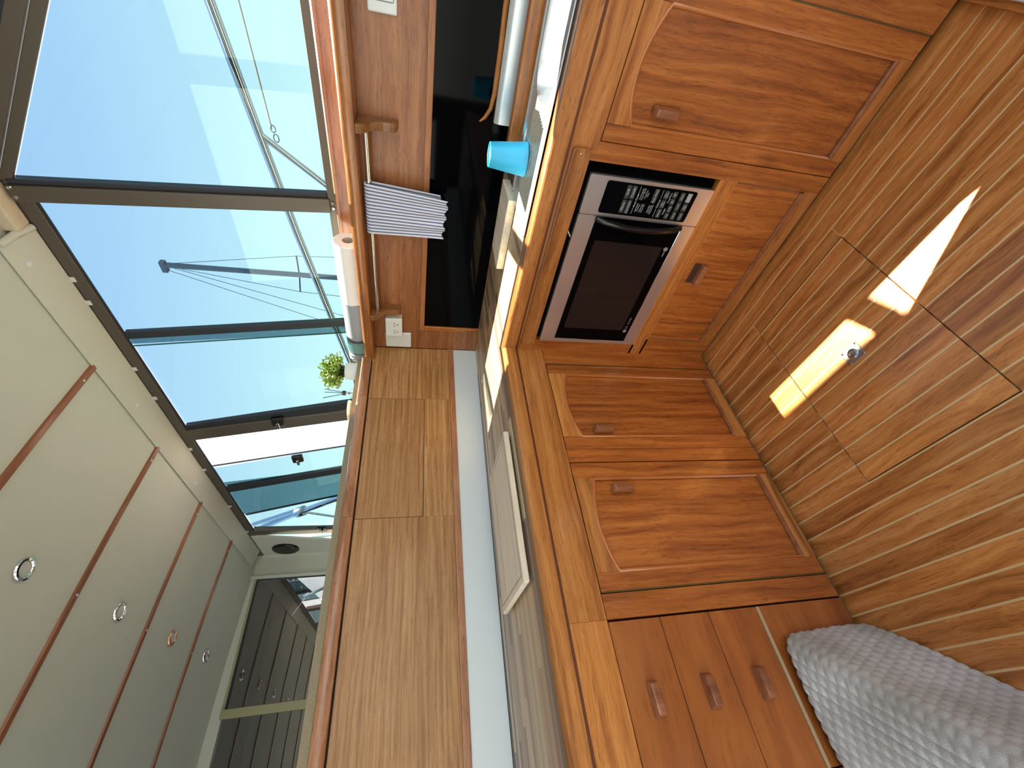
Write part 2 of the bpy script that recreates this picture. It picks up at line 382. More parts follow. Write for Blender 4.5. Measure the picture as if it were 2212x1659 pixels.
hb = MB(sh).box(HX0 + 0.0012, HX1 - 0.0012, HY0 + 0.0012, HY1 - 0.0012, -0.03, -0.0006).build('inlay_base', holly, hatch)
def plank(x0, x1, y0, y1, par):
    xm = SH * (y0 + y1) / 2
    unit_piece('plank', x0 + xm, x1 + xm, y0, y1, -0.006, 0.0, plank_m, par, ROT)
g2 = 0.0021
for k in range(-1, 57):
    hi = s_i(k) - g2; lo = s_i(k + 1) + g2
    if k == -1: hi = 0.028
    if k == 1:
        plank(lo, hi, HY1 + 0.0018, 0.0105, floor); plank(lo, hi, -1.9, HY0 - 0.0018, floor); plank(HX1 + 0.0018, hi, HY0, HY1, floor); plank(lo, HX1 - 0.0012, HY0 + .0012, HY1 - .0012, hatch)
    elif 2 <= k <= 12:
        l2 = lo if k < 12 else HX0 + 0.0012
        plank(lo, hi, HY1 + 0.0018, 0.0105, floor); plank(lo, hi, -1.9, HY0 - 0.0018, floor); plank(l2, hi, HY0 + 0.0012, HY1 - 0.0012, hatch)
    else:
        plank(lo, hi, -1.9, 0.0105, floor)
ring = MB().box(-0.395, -0.3545, -0.413, -0.3665, -0.0005, 0.0022).build('ring_pull_plate', steel, hatch, bevel=0.0012)
tag(ring, 'square stainless ring-pull plate')
MB().lathe([(0.0125, 0.002), (0.0125, 0.0035), (0.0085, 0.0038), (0.0085, 0.0026), (0.001, 0.0026)], (-0.375, -0.390, 0)).build('finger_ring', chrome, ring, smooth=True)
for dx, dy in ((-.016, -.019), (.016, -.019), (-.016, .019), (.016, .019)):
    MB().lathe([(0.0028, 0.0018), (0.0028, 0.0029), (0.0015, 0.0032)], (-0.375 + dx, -0.390 + dy, 0), n=10).build('screw', chrome, ring)

# ================================================================== CABINETS
def handle_box(parent, m, u, v, lu, lv, h=0.020, mat=None):
    poly = [(-lu / 2, -lv / 2), (lu / 2, -lv / 2), (lu / 2, lv / 2), (-lu / 2, lv / 2)]
    mb = MB()
    k = 0.82
    vs_ = [m(u + a, v + b_, 0.0) for a, b_ in poly] + [m(u + a * k, v + b_ * k, h) for a, b_ in poly]
    mb.add(vs_, [(0, 1, 2, 3), (4, 5, 6, 7), (0, 1, 5, 4), (1, 2, 6, 5), (2, 3, 7, 6), (3, 0, 4, 7)])
    return mb.build('handle', mat or handle_m, parent, bevel=0.003, smooth=True)
def arch_poly(u0, u1, v0, vs_, vp, n=16):
    pts = [(u0, v0), (u1, v0)]
    for i in range(n + 1):
        t_ = i / n; pts.append((u1 + (u0 - u1) * t_, vs_ + (vp - vs_) * (1 - (2 * t_ - 1) ** 2)))
    return pts
def door(parent, m, u0, u1, v0, v1, pu0, pu1, pv0, pvs, pvp, grain_z, grain_h, hu, hv, hinge_u):
    d = MB().prism([(u0, v0), (u1, v0), (u1, v1), (u0, v1)], m, -0.018, -0.0060).build('door', grain_z, parent)
    MB().prism([(u0, v0), (pu0, v0), (pu0, v1), (u0, v1)], m, -0.018, 0.0).build('stile', grain_z, d, bevel=0.0012, seg=1)
    MB().prism([(pu1, v0), (u1, v0), (u1, v1), (pu1, v1)], m, -0.018, 0.0).build('stile', grain_z, d, bevel=0.0012, seg=1)
    MB().prism([(pu0, v0), (pu1, v0), (pu1, pv0), (pu0, pv0)], m, -0.018, 0.0).build('rail', grain_h, d)
    arc = arch_poly(pu0, pu1, pv0, pvs, pvp)[2:]
    MB().prism([(pu0, v1)] + [(pu1, v1)] + arc, m, -0.018, 0.0).build('rail', grain_h, d)
    per = arch_poly(pu0 + .002, pu1 - .002, pv0 + .002, pvs - .002, pvp - .002)
    MB().tube([m(a, b_, -0.0028) for a, b_ in per], 0.0048, 8, closed=True).build('moulding', bead_m, d, smooth='all')
    MB().prism([(pu0 + .004, pv0), (pu1 - .004, pv0), (pu1 - .004, pv0 + .010), (pu0 + .004, pv0 + .010)], m, -0.006, 0.0035).build('sill_bead', handle_m, d, bevel=0.003)
    handle_box(d, m, hu, hv, 0.021, 0.062)
    s_ = 1 if hinge_u > (u0 + u1) / 2 else -1
    a, b_ = (hinge_u, hinge_u + 0.0035 * s_)
    MB().prism([(min(a, b_), v0), (max(a, b_), v0), (max(a, b_), v1), (min(a, b_), v1)], m, -0.008, -0.001).build('hinge', brass, d)
    return d

# --- two-door cupboard
c1 = thing('galley_cabinet', 'teak galley cupboard with two arched-panel doors, left of the microwave corner', 'cabinet', (-0.40, 0.22, 0))
bx('carcass', -0.800, 0.0, 0.019, 0.44, 0.014, 0.700, carcass_m, c1)
bx('top_rail', -0.805, 0.0, 0.0, 0.018, 0.6135, 0.706, teak_x, c1)
bx('stile', -0.0635, 0.0, 0.0, 0.018, 0.014, 0.612, teak_z, c1)
bx('stile', -0.4275, -0.3875, 0.0, 0.018, 0.014, 0.612, teak_z, c1)
bx('stile', -0.805, -0.7555, 0.0, 0.018, 0.014, 0.612, teak_z, c1)
door(c1, mA, -0.3855, -0.0685, 0.014, 0.6105, -0.346, -0.108, 0.050, 0.556, 0.577, teak_z, teak_x, -0.3255, 0.486, -0.0685)
door(c1, mA, -0.7500, -0.4305, 0.014, 0.6105, -0.711, -0.476, 0.048, 0.556, 0.577, teak_z, teak_x, -0.5115, 0.486, -0.7500)
bx('toe_shadow_board', -0.805, 0.0, 0.012, 0.019, 0.0, 0.014, gap_m, c1)  # near-black board, the toe recess's shadow is put into its colour
# --- drawer unit
c2 = thing('drawer_unit', 'teak drawer unit with three drawers, at the end behind the grey knitted throw', 'drawers', (-1.05, 0.22, 0))
bx('carcass', -1.30, -0.806, 0.019, 0.44, 0.014, 0.700, carcass_m, c2)
bx('top_rail', -1.30, -0.8055, 0.0, 0.018, 0.6135, 0.706, teak_x, c2)
for z0, z1 in ((0.4935, 0.6115), (0.3745, 0.4920), (0.2535, 0.3730)):
    d = bx('drawer', -1.084, -0.8095, -0.0005, 0.018, z0, z1, drawer_x, c2, bevel=0.0012, seg=1)
    handle_box(d, mA, -0.9465, (z0 + z1) / 2 + 0.004, 0.060, 0.021, 0.022)
bx('light_bead', -1.084, -0.8095, -0.003, 0.016, 0.2445, 0.2520, plain('bead_tan', (168, 142, 106), 0.5), c2, bevel=0.0015)
bx('base_panel', -1.084, -0.8095, 0.0, 0.018, 0.014, 0.243, drawer_x, c2)
bx('stile', -1.30, -1.0865, 0.0, 0.018, 0.014, 0.612, teak_z, c2)
bx('toe_shadow_board', -1.30, -0.806, 0.012, 0.019, 0.0, 0.014, gap_m, c2)
# --- microwave housing
c3 = thing('microwave_cabinet', 'teak cupboard housing the microwave, with a drop-down flap below', 'cabinet', (0.22, -0.31, 0))
bx('back_panel', 0.36, 0.44, -0.618, -0.001, 0.014, 0.700, carcass_m, c3)
bx('side_panel', 0.019, 0.36, -0.618, -0.603, 0.014, 0.700, carcass_m, c3)
bx('side_panel', 0.019, 0.36, -0.030, -0.001, 0.014, 0.700, carcass_m, c3)
bx('shelf', 0.019, 0.36, -0.603, -0.030, 0.262, 0.296, carcass_m, c3)
bx('top_rail', 0.0, 0.018, -0.618, 0.0, 0.648, 0.706, teak_y, c3)
MB().prism([(-0.6375, 0.014), (-0.5965, 0.014), (-0.5965, 0.648), (-0.6185, 0.648), (-0.6185, 0.6332), (-0.6375, 0.6332)], mB, -0.018, 0.0).build('stile', teak_z, c3)
bx('stile', 0.0, 0.018, -0.040, 0.0, 0.296, 0.648, teak_z, c3)
bx('stile', 0.0, 0.018, -0.0675, 0.0, 0.014, 0.262, teak_z, c3)
bx('rail', 0.0, 0.018, -0.5965, 0.0, 0.2555, 0.3030, teak_y, c3)
bx('rail', 0.0, 0.018, -0.5965, -0.0675, 0.014, 0.0555, teak_y, c3)
fl = bx('flap', 0.003, 0.018, -0.5935, -0.0700, 0.0575, 0.2535, teak_z, c3)
MB().tube([mB(-0.592, 0.060, -0.001), mB(-0.0715, 0.060, -0.001)], 0.0045, 8).build('bead', handle_m, fl, smooth=True)
MB().tube([mB(-0.0705, 0.060, -0.0015), mB(-0.0705, 0.252, -0.0015)], 0.002, 8).build('bead', handle_m, fl, smooth=True)
hb_ = MB().prism([(-0.366, 0.204), (-0.300, 0.204), (-0.300, 0.221), (-0.366, 0.221)], mB, -0.003, 0.017).build('handle', handle_m, fl, bevel=0.003)
MB().prism([(-0.366, 0.2215), (-0.300, 0.2215), (-0.300, 0.240), (-0.366, 0.240)], mB, -0.003, -0.002).build('finger_recess_shade', recess_shade_m, fl)  # flat plate, the recess's shade is put into its dark brown
rp_ = [(-0.030, 0.649), (-0.030, 0.692), (-0.612, 0.692)] + [(-0.612 - 0.010 * math.sin(a), 0.682 + 0.010 * math.cos(a)) for a in (0.5, 1.0, 1.57)] + [(-0.622, 0.659)] + [(-0.612 - 0.010 * math.cos(a), 0.659 - 0.010 * math.sin(a)) for a in (0.5, 1.0, 1.57)]
cap = MB().prism(rp_, mB, 0.0, 0.013).build('capping_strip', trim_y, c3, bevel=0.002)
MB().lathe([(0.0022, 0.0), (0.0022, 0.0138), (0.001, 0.0140)], (0, -0.611, 0.672), axis=(-1, 0, 0), n=8).build('screw', steel, cap)
bx('toe_shadow_board', 0.012, 0.019, -0.62, 0.0, 0.0, 0.014, gap_m, c3)
# --- sink cupboard
c4 = thing('sink_cabinet', 'teak cupboard under the sink with one arched-panel door, right of the microwave', 'cabinet', (0.22, -0.90, 0))
bx('carcass', 0.019, 0.44, -1.25, -0.6195, 0.014, 0.600, carcass_m, c4)
bx('top_rail', 0.0, 0.018, -1.25, -0.6185, 0.6335, 0.706, teak_y, c4)
bx('stile', 0.0, 0.018, -1.25, -0.9235, 0.014, 0.632, teak_z, c4)
door(c4, mB, -0.9200, -0.6390, 0.014, 0.6310, -0.879, -0.675, 0.047, 0.578, 0.603, teak_z, teak_y, -0.7130, 0.511, -0.9200)
bx('toe_shadow_board', 0.012, 0.019, -1.25, -0.62, 0.0, 0.014, gap_m, c4)

# ================================================================== MICROWAVE
mw = thing('microwave', 'stainless steel combi microwave oven built into the teak cabinet', 'microwave', (0.16, -0.307, 0.297))
bx('casing', 0.004, 0.33, -0.566, -0.048, 0.300, 0.628, black_mat, mw)
def plateB(name, u0, u1, v0, v1, w0, w1, mat, par, r=0.004, holes=()):
    def rr(a0, a1, b0, b1, r):
        p = []
        for cx_, cy_, st in ((a1 - r, b1 - r, 0), (a0 + r, b1 - r, 1), (a0 + r, b0 + r, 2), (a1 - r, b0 + r, 3)):
            for i in range(5):
                an = (st + i / 4) * math.pi / 2; p.append((cx_ + r * math.cos(an), cy_ + r * math.sin(an)))
        return p
    return MB().prism(rr(u0, u1, v0, v1, r), mB, w0, w1, [rr(*hh) for hh in holes]).build(name, mat, par)
ctl = plateB('control_panel', -0.571, -0.4755, 0.307, 0.633, -0.004, 0.006, steel_b, mw)
plateB('fascia', -0.5625, -0.4835, 0.348, 0.5875, 0.006, 0.0072, black_gl, ctl, 0.006)
mdoor = plateB('oven_door', -0.4740, -0.0455, 0.307, 0.633, -0.004, 0.006, steel_b, mw)
bz = plateB('door_bezel', -0.4735, -0.0600, 0.346, 0.5865, 0.006, 0.0078, black_gl, mdoor, 0.003)
plateB('door_window', -0.409, -0.107, 0.372, 0.569, 0.0078, 0.0082, win_blk, mdoor, 0.004)
edge = [(-0.4735, 0.3455), (-0.0600, 0.3455), (-0.0600, 0.5870), ]
MB().tube([mB(a, b_, 0.0075) for a, b_ in edge], 0.0011, 6).build('bright_edge', chrome, mdoor)
hp = []
for i in range(15):
    t_ = i / 14; hp.append(mB(-0.4675 + 0.0040 * math.sin(t_ * math.pi), 0.584 - t_ * 0.232, 0.010 + 0.026 * math.sin(t_ * math.pi) ** 0.6))
MB().tube(hp, 0.0075, 10).build('handle', black_pl, mdoor, smooth=True)
def btn(u0, u1, v0, v1, s_, mat=None, size=0.0085):
    o = plateB('button', u0, u1, v0, v1, 0.0072, 0.0080, mat or btn_m, ctl, 0.0012)
    if s_:
        ls = s_.split('|')
        for i, l in enumerate(ls):
            text_mesh('print', l, size / (1 if len(ls) == 1 else 1.25), mB, (u0 + u1) / 2, (v0 + v1) / 2 + (0.0025 if (len(ls) == 2 and i == 0) else -0.0025 if len(ls) == 2 else 0), 0.0082, txt_m, o)
btn(-0.558, -0.5255, 0.5235, 0.5345, 'Grill'); btn(-0.558, -0.5255, 0.5095, 0.5205, 'Combi')
btn(-0.5225, -0.4895, 0.5235, 0.5345, 'Micro'); btn(-0.5225, -0.4895, 0.5095, 0.5205, 'Convection', size=0.0068)
def line(u0, u1, v, par=ctl): plateB('print_rule', min(u0, u1), max(u0, u1), v - 0.0003, v + 0.0003, 0.0072, 0.0075, txt_m, par, 0.0001)
line(-0.558, -0.537, 0.5005); line(-0.511, -0.489, 0.5005)
text_mesh('print', 'Auto Cook', 0.0068, mB, -0.524, 0.5005, 0.0076, txt_m, ctl)
for i, (u, v, s_) in enumerate(((-0.5065, 0.4925, '1 Jacket Potato'), (-0.5065, 0.4875, '2 Rice/Pasta'), (-0.5065, 0.4805, '3 Chilled Pizza'), (-0.5065, 0.4755, '4 Frozen Pizza'),
                                (-0.5410, 0.4925, '5 Fresh Vegetable'), (-0.5410, 0.4875, '6 Frozen Vegetable'), (-0.5410, 0.4805, '7 French Fries'), (-0.5410, 0.4755, '8 Cake'),
                                (-0.5065, 0.4605, '1 Roast Beef'), (-0.5065, 0.4560, '2 Roast Lamb'), (-0.5065, 0.4515, '3 Roast Chicken'))):
    text_mesh('print', s_, 0.0046, mB, u, v, 0.0076, txt_m, ctl, sx=0.82)
btn(-0.557, -0.5230, 0.4495, 0.4615, 'Auto Roast', size=0.0072)
line(-0.557, -0.537, 0.4395); line(-0.510, -0.488, 0.4395)
text_mesh('print', 'Defrost', 0.0068, mB, -0.5235, 0.4395, 0.0076, txt_m, ctl)
btn(-0.5105, -0.4885, 0.4222, 0.4335, 'Defrost', size=0.0060); btn(-0.5335, -0.5130, 0.4222, 0.4335, 'Meat|Poultry', size=0.0060); btn(-0.5565, -0.5360, 0.4222, 0.4335, 'Fish|Bread', size=0.0060)
text_mesh('print', 'Weight', 0.0055, mB, -0.505, 0.4160, 0.0076, txt_m, ctl); text_mesh('print', 'Temp/Time', 0.0055, mB, -0.540, 0.4160, 0.0076, txt_m, ctl)
btn(-0.557, -0.5415, 0.3998, 0.4108, '\u25bd', size=0.009); btn(-0.5395, -0.5240, 0.3998, 0.4108, '\u25b3', size=0.009)
btn(-0.5220, -0.5055, 0.3985, 0.4100, '0.1kg', size=0.006); btn(-0.5035, -0.4875, 0.3985, 0.4100, '1kg', size=0.006)
btn(-0.557, -0.5350, 0.3795, 0.3910, '10sec', size=0.0065); btn(-0.5335, -0.5105, 0.3795, 0.3910, '1min', size=0.0065); btn(-0.5090, -0.4870, 0.3795, 0.3910, '10min', size=0.0065)
btn(-0.557, -0.5350, 0.3600, 0.3720, 'Start', btn_l, 0.0070); btn(-0.5320, -0.5110, 0.3600, 0.3720, 'Stop|Clear', size=0.0065); btn(-0.5085, -0.4875, 0.3600, 0.3720, 'Clock', size=0.0065)
MB().lathe([(0.0062, 0.0078), (0.0062, 0.0083), (0.0005, 0.0083)], (0, -0.105, 0.3605), axis=(-1, 0, 0), n=18).build('logo_disc', txt_g, bz)
text_mesh('print', 'LG', 0.0105, mB, -0.114, 0.3605, 0.0084, txt_g, bz, align='LEFT'); text_mesh('print', 'Combi', 0.0105, mB, -0.133, 0.3605, 0.0084, txt_g, bz, align='LEFT')
MB().lathe([(0.0062, 0.0078), (0.0062, 0.0083), (0.0005, 0.0083)], (0, -0.404, 0.3605), axis=(-1, 0, 0), n=18).build('logo_disc', txt_g, bz)
plateB('logo_print', -0.397, -0.381, 0.3590, 0.3620, 0.0078, 0.0081, txt_g, bz, 0.0005)

# ================================================================== WORKTOP
wt = thing('worktop', 'wood-stave worktop turning the galley corner, edged by a teak fiddle rail', 'worktop', (-0.2, 0.24, 0.706))
MB().prism([(-1.3, 0.026), (0.026, 0.026), (0.026, -0.376), (0.446, -0.376), (0.446, 0.452), (-1.3, 0.490)], lambda u, v, w: (u, v, w), 0.7065, 0.7472).build('core', worktop_core, wt)
y = 0.0265; row = 0
while y < 0.46:
    x = -1.30 - random.random() * 0.3; y1 = min(y + 0.0242, 0.4615)
    while x < 0.446:
        L = random.uniform(0.28, 0.62); a = max(x, -1.30); b_ = min(x + L, 0.446)
        if b_ - a > 0.01: unit_piece('stave', a + 0.0002, b_ - 0.0002, y + 0.0002, y1 - 0.0002, 0.7465, 0.7490, stave_m, wt)
        x += L
    y += 0.0242
y = 0.0263
while y > -0.376:
    y0 = max(y - 0.0242, -0.376); xs = 0.0265; L = random.uniform(0.12, 0.36)
    for a, b_ in ((xs, xs + L), (xs + L, 0.446)): unit_piece('stave', a + .0002, b_ - .0002, y0 + .0002, y - .0002, 0.7465, 0.7490, stave_m, wt)
    y -= 0.0242
MB().prism([(-1.30, 0.465), (0.446, 0.452), (0.446, 0.4575), (-1.30, 0.496)], lambda u, v, w: (u, v, w), 0.7465, 0.7489).build('back_strip', worktop_core, wt)
fa = MB().prism([(-0.012, 0.7062), (-0.012, 0.7365), (-0.0095, 0.7405), (-0.005, 0.7420), (0.0255, 0.7420), (0.0255, 0.7062)], lambda u, v, w: (w, u, v), -1.30, -0.012)
for i in range(6): pass
n6 = 6
for i in range(n6):   # mitre at the corner: far end runs to the inside corner
    v_ = fa.v[n6 + i]; v_.x = v_.y
fa.build('fiddle_rail', teak_x, wt, bevel=0.0008, seg=1)
fb = MB().prism([(-0.012, 0.7062), (-0.012, 0.7385), (-0.0095, 0.7425), (-0.005, 0.7440), (0.0255, 0.7440), (0.0255, 0.7062)], lambda u, v, w: (u, w, v), -1.25, -0.012)
for i in range(n6): v_ = fb.v[n6 + i]; v_.y = v_.x
fb.build('fiddle_rail', trim_y, wt, bevel=0.0008, seg=1)
bx('cove_shadow', -1.30, -0.0005, -0.0035, -0.0003, 0.6975, 0.7060, cove_shade_m, wt, bevel=0.001)  # dark strip stands in for the shadow line below the fiddle
bx('cove_shadow', -0.0035, -0.0003, -1.25, -0.0005, 0.6975, 0.7060, cove_shade_m, wt, bevel=0.001)
bx('rear_ledge', 0.319, 0.446, -1.25, -0.378, 0.7065, 0.7460, worktop_core, wt)
MB().prism([(0.430, 0.7465), (0.4300, 0.790), (0.4330, 0.802), (0.4400, 0.808), (0.4485, 0.808), (0.4485, 0.7465)], lambda u, v, w: (u, w, v), -1.25, -0.506).build('rear_steel_strip', sink_m, wt, smooth=True)  # steel-coloured strip along the foot of the black splashback
MB().tube([(0.443, -1.25, 0.822), (0.443, -0.70, 0.816), (0.443, -0.58, 0.816), (0.443, -0.54, 0.822), (0.443, -0.515, 0.836), (0.443, -0.503, 0.850)], [0.007, 0.007, 0.007, 0.006, 0.005, 0.002], 8).build('rear_wood_strip', trim_y, wt, smooth=True)  # wood-coloured tube above the steel strip, curling up at its end
bx('rear_fiddle', 0.285, 0.318, -1.25, -0.470, 0.7065, 0.7830, teak_y, wt, bevel=0.004)

# ================================================================== SINK
sk = thing('sink', 'stainless steel sink with ribbed drainer beside the blue cup', 'sink', (0.15, -0.8, 0.62))
def rrect(x0, x1, y0, y1, r, n=7):
    p = []
    for cx_, cy_, st in ((x1 - r, y1 - r, 0), (x0 + r, y1 - r, 1), (x0 + r, y0 + r, 2), (x1 - r, y0 + r, 3)):
        for i in range(n): an = (st + i / (n - 1)) * math.pi / 2; p.append((cx_ + r * math.cos(an), cy_ + r * math.sin(an)))
    return p
mid_ = lambda u, v, w: (u, v, w)
hole = rrect(0.052, 0.238, -1.05, -0.655, 0.075)
MB().prism([(0.0275, -1.25), (0.284, -1.25), (0.284, -0.380), (0.0275, -0.380)], mid_, 0.7478, 0.7500, [hole]).build('flange', sink_m, sk, smooth=True)
bl = MB(); loops = [(0.0, 0.7500), (0.003, 0.744), (0.010, 0.70), (0.014, 0.64), (0.030, 0.622)]
nh = len(hole); cxy = (0.145, -0.852)
vv = []; ff = []
for ins, z in loops:
    for (a, b_) in rrect(0.052 + ins, 0.238 - ins, -1.05 + ins, -0.655 - ins, 0.075 - ins * 0.6): vv.append((a, b_, z))
for i in range(len(loops) - 1):
    for j in range(nh): ff.append((i * nh + j, i * nh + (j + 1) % nh, (i + 1) * nh + (j + 1) % nh, (i + 1) * nh + j))
ff.append(tuple((len(loops) - 1) * nh + j for j in range(nh)))
bl.add(vv, ff); bl.build('bowl', sink_m, sk, smooth=True)
dr = MB()
for i in range(11):
    xx = 0.062 + i * 0.0135; dr.tube([(xx, -0.640 + 0.012 * abs(i - 5) / 5, 0.7500), (xx, -0.430, 0.7500)], 0.0032, 6)
dr.build('drainer_ribs', steel, sk, smooth=True)
MB().tube([(0.256, -1.25, 0.7505), (0.256, -0.396, 0.7505)], 0.0055, 8).build('rim', steel, sk, smooth=True)
MB().tube([(0.272, -1.25, 0.7500), (0.272, -0.390, 0.7500)], 0.0040, 8).build('rim', steel, sk, smooth=True)

# ================================================================== THINGS ON THE WORKTOP
cup = thing('tumbler', 'turquoise plastic tumbler turned upside down on the drainer', 'cup', (0.166, -0.517, 0.753))
cb = Vector((0.166, -0.517, 0.7535))
MB().lathe([(0.0385, 0.0), (0.0408, 0.001), (0.0400, 0.006), (0.0292, 0.0945), (0.0280, 0.0955), (0.0268, 0.0945), (0.0264, 0.0915), (0.0005, 0.0910)], cb, n=40).build('body', blue_pl, cup, smooth=True)
bd = thing('chopping_board', 'small pale wooden chopping board lying flat beside the sink', 'chopping board', (0.262, -0.278, 0.749))
bx('board', 0.192, 0.332, -0.392, -0.165, 0.7495, 0.7725, board_m, bd, bevel=0.0018)
bd2 = thing('chopping_board', 'large pale grooved chopping board on the worktop above the cupboard doors', 'chopping board', (-0.505, 0.18, 0.749))
brd = bx('board', -0.707, -0.300, 0.040, 0.325, 0.7555, 0.7700, board_m, bd2, bevel=0.003)
gm = plain('groove_brown', (150, 128, 110), 0.7)
gr = MB()
for a in ((-0.690, -0.317, 0.0545, 0.0570), (-0.690, -0.317, 0.3080, 0.3105), (-0.690, -0.6875, 0.0545, 0.3105), (-0.3195, -0.317, 0.0545, 0.3105)): gr.box(*a, 0.7695, 0.7702)
gr.build('groove', gm, brd)
for a, b_ in ((-0.69, 0.055), (-0.317, 0.055), (-0.69, 0.31), (-0.317, 0.31)):
    MB().lathe([(0.007, 0.0), (0.008, 0.006)], (a, b_, 0.7493), n=12).build('foot', grey_pl, brd)

# ================================================================== SIDE WALL (below the windows), SHELF
wr = struct('wall_right', (0.5, 0.0, 0.0))
bx('hull_lining', 0.452, 0.640, -1.9, 2.95, -0.02, 1.198, carcass_m, wr)
MB().prism([(-1.9, 0.7495), (0.4565, 0.7495), (0.4565, 1.1985), (-1.9, 1.1985)], mB, -0.4515, -0.448, [[(-1.88, 0.751), (0.3200, 0.751), (0.3200, 0.9885), (-1.88, 0.9885)]]).build('wood_lining', panel_y, wr)
bx('black_splashback', 0.4492, 0.4510, -1.9, 0.3200, 0.7480, 0.9890, black_gl, wr)
bx('splashback_trim', 0.441, 0.4478, -1.9, 0.3420, 0.9885, 1.0080, panel_y, wr, bevel=0.002)
bx('splashback_trim', 0.441, 0.4478, 0.3200, 0.3420, 0.7495, 0.9883, teak_z, wr, bevel=0.002)
sh_ = tag(bx('ledge', 0.390, 0.600, -1.9, 0.4560, 1.1990, 1.2130, trim_y, None), kind='structure'); sh_.name = 'trim_1'
t2 = MB().prism([(0.366, 1.1995), (0.364, 1.212), (0.364, 1.222), (0.3675, 1.231), (0.374, 1.2365), (0.382, 1.2365), (0.3895, 1.233), (0.3895, 1.1995)], lambda u, v, w: (u, w, v), -1.9, 0.4560).build('trim_2', trim_y, None, smooth=True); t2['kind'] = 'structure'
t3 = MB().prism([(0.528, 1.2132), (0.528, 1.2895), (0.5300, 1.2905), (0.5300, 1.2925), (0.528, 1.2935), (0.528, 1.3030), (0.533, 1.3075), (0.562, 1.3075), (0.562, 1.2132)], lambda u, v, w: (u, w, v), -1.9, 2.90).build('trim_3', trim_y, None, smooth=True); t3['kind'] = 'structure'
bx('outer_lining', 0.562, 0.640, -1.9, 2.95, 1.199, 1.3055, vinyl2, wr)

# ================================================================== SIDE WINDOWS
def wx(z): return 0.57 - (z - 1.335) * 0.125
def wmap(k=0.0):
    return lambda dx, y, z: (wx(z) + dx, y + k * (z - 1.337), z)
w1 = MB(wmap()).box(-0.010, 0.030, -1.9, 2.80, 1.3075, 1.3370)
w1.build('window_1', bronze, None, bevel=0.002); w1o = bpy.data.objects['window_1']; w1o['kind'] = 'structure'
BASE['window_1'] = Vector(w1o.location)
def wpart(name, mb, mat, bevel=0.0, smooth=False): return mb.build(name, mat, w1o, bevel=bevel, smooth=smooth)
wpart('head_frame', MB(wmap()).box(-0.008, 0.003, -0.150, 2.80, 2.1680, 2.2080), bronze, 0.002)
wpart('head_gasket', MB(wmap()).box(-0.003, 0.003, -0.098, 2.60, 2.1630, 2.1690), rubber)
wpart('corner_post', MB(wmap(0.012)).box(-0.020, 0.030, -0.150, -0.1000, 1.3300, 2.2060), bronze, 0.003)
wpart('post_gasket', MB(wmap(0.012)).box(-0.012, 0.020, -0.1660, -0.1500, 1.3370, 2.2000), rubber, 0.004)
wpart('mullion', MB(wmap(0.045)).box(0.000, 0.024, 0.4230, 0.4580, 1.3370, 2.1700), rubber, 0.003)
wpart('pane_edge', MB(wmap(0.045)).box(0.0035, 0.0095, 0.4985, 0.5015, 1.3370, 2.1660), plain('glass_edge', (30, 92, 92), 0.3))
wpart('sliding_stile', MB(wmap(0.12)).box(0.000, 0.024, 1.0040, 1.0620, 1.3370, 2.1700), rubber, 0.003)
wpart('sliding_stile', MB(wmap(0.075)).box(-0.010, 0.026, 1.0700, 1.1600, 1.3370, 2.1700), bronze, 0.003)
wpart('pane_edge', MB(wmap(0.09)).box(0.003, 0.0105, 1.4330, 1.4410, 1.3370, 2.1660), rubber)
wpart('mullion', MB(wmap(0.10)).box(0.000, 0.024, 1.6860, 1.7500, 1.3370, 2.1700), rubber, 0.003)
wpart('pane_edge', MB(wmap(0.16)).box(0.013, 0.021, 2.0580, 2.0720, 1.3370, 2.1660), rubber)
wpart('end_frame', MB(wmap(-0.36)).box(-0.006, 0.030, 2.7300, 2.8100, 1.3370, 2.1720), bronze, 0.002)
wpart('pane', MB(wmap(0.03)).box(0.004, 0.009, -0.1040, 0.4990, 1.3330, 2.1700), tint_gl)
wpart('pane', MB(wmap(0.08)).box(0.014, 0.019, 0.4300, 1.0450, 1.3330, 2.1700), tint_gl)
wpart('pane', MB(wmap(0.12)).box(0.004, 0.009, 1.4380, 2.0650, 1.3330, 2.1700), tint_gl)
wpart('pane', MB(wmap(0.0)).box(0.014, 0.019, 1.7300, 2.8000, 1.3330, 2.1700), tint_gl)
def latch(y, z, k, dx=-0.012):
    f = wmap(k)
    o = wpart('latch', MB(f).box(dx - 0.008, dx + 0.010, y - 0.035, y + 0.035, z - 0.030, z + 0.030), black_pl, 0.004)
    MB(f).box(dx - 0.024, dx - 0.008, y - 0.010, y + 0.040, z - 0.010, z + 0.004).build('lever', chrome, o, bevel=0.002)
latch(1.075, 1.745, 0.10); latch(1.490, 1.72, 0.09, 0.0); latch(2.71, 1.72, -0.36)
for yy in (0.197, 0.300, 0.66, 0.86, 1.30, 1.52, 2.0, 2.42):
    wpart('clip', MB(wmap()).box(-0.012, -0.002, yy - 0.010, yy + 0.010, 2.196, 2.214), white_pl, 0.002)
for yy in (-0.135, -0.115): wpart('screw', MB(wmap()).lathe([(0.006, 0), (0.005, 0.003)], (-0.012, yy, 1.322), axis=(-1, 0, 0), n=10), chrome)
for yy in (-0.135, -0.105): wpart('screw', MB(wmap()).lathe([(0.006, 0), (0.005, 0.003)], (-0.020, yy, 2.195), axis=(-1, 0, 0), n=10), chrome)
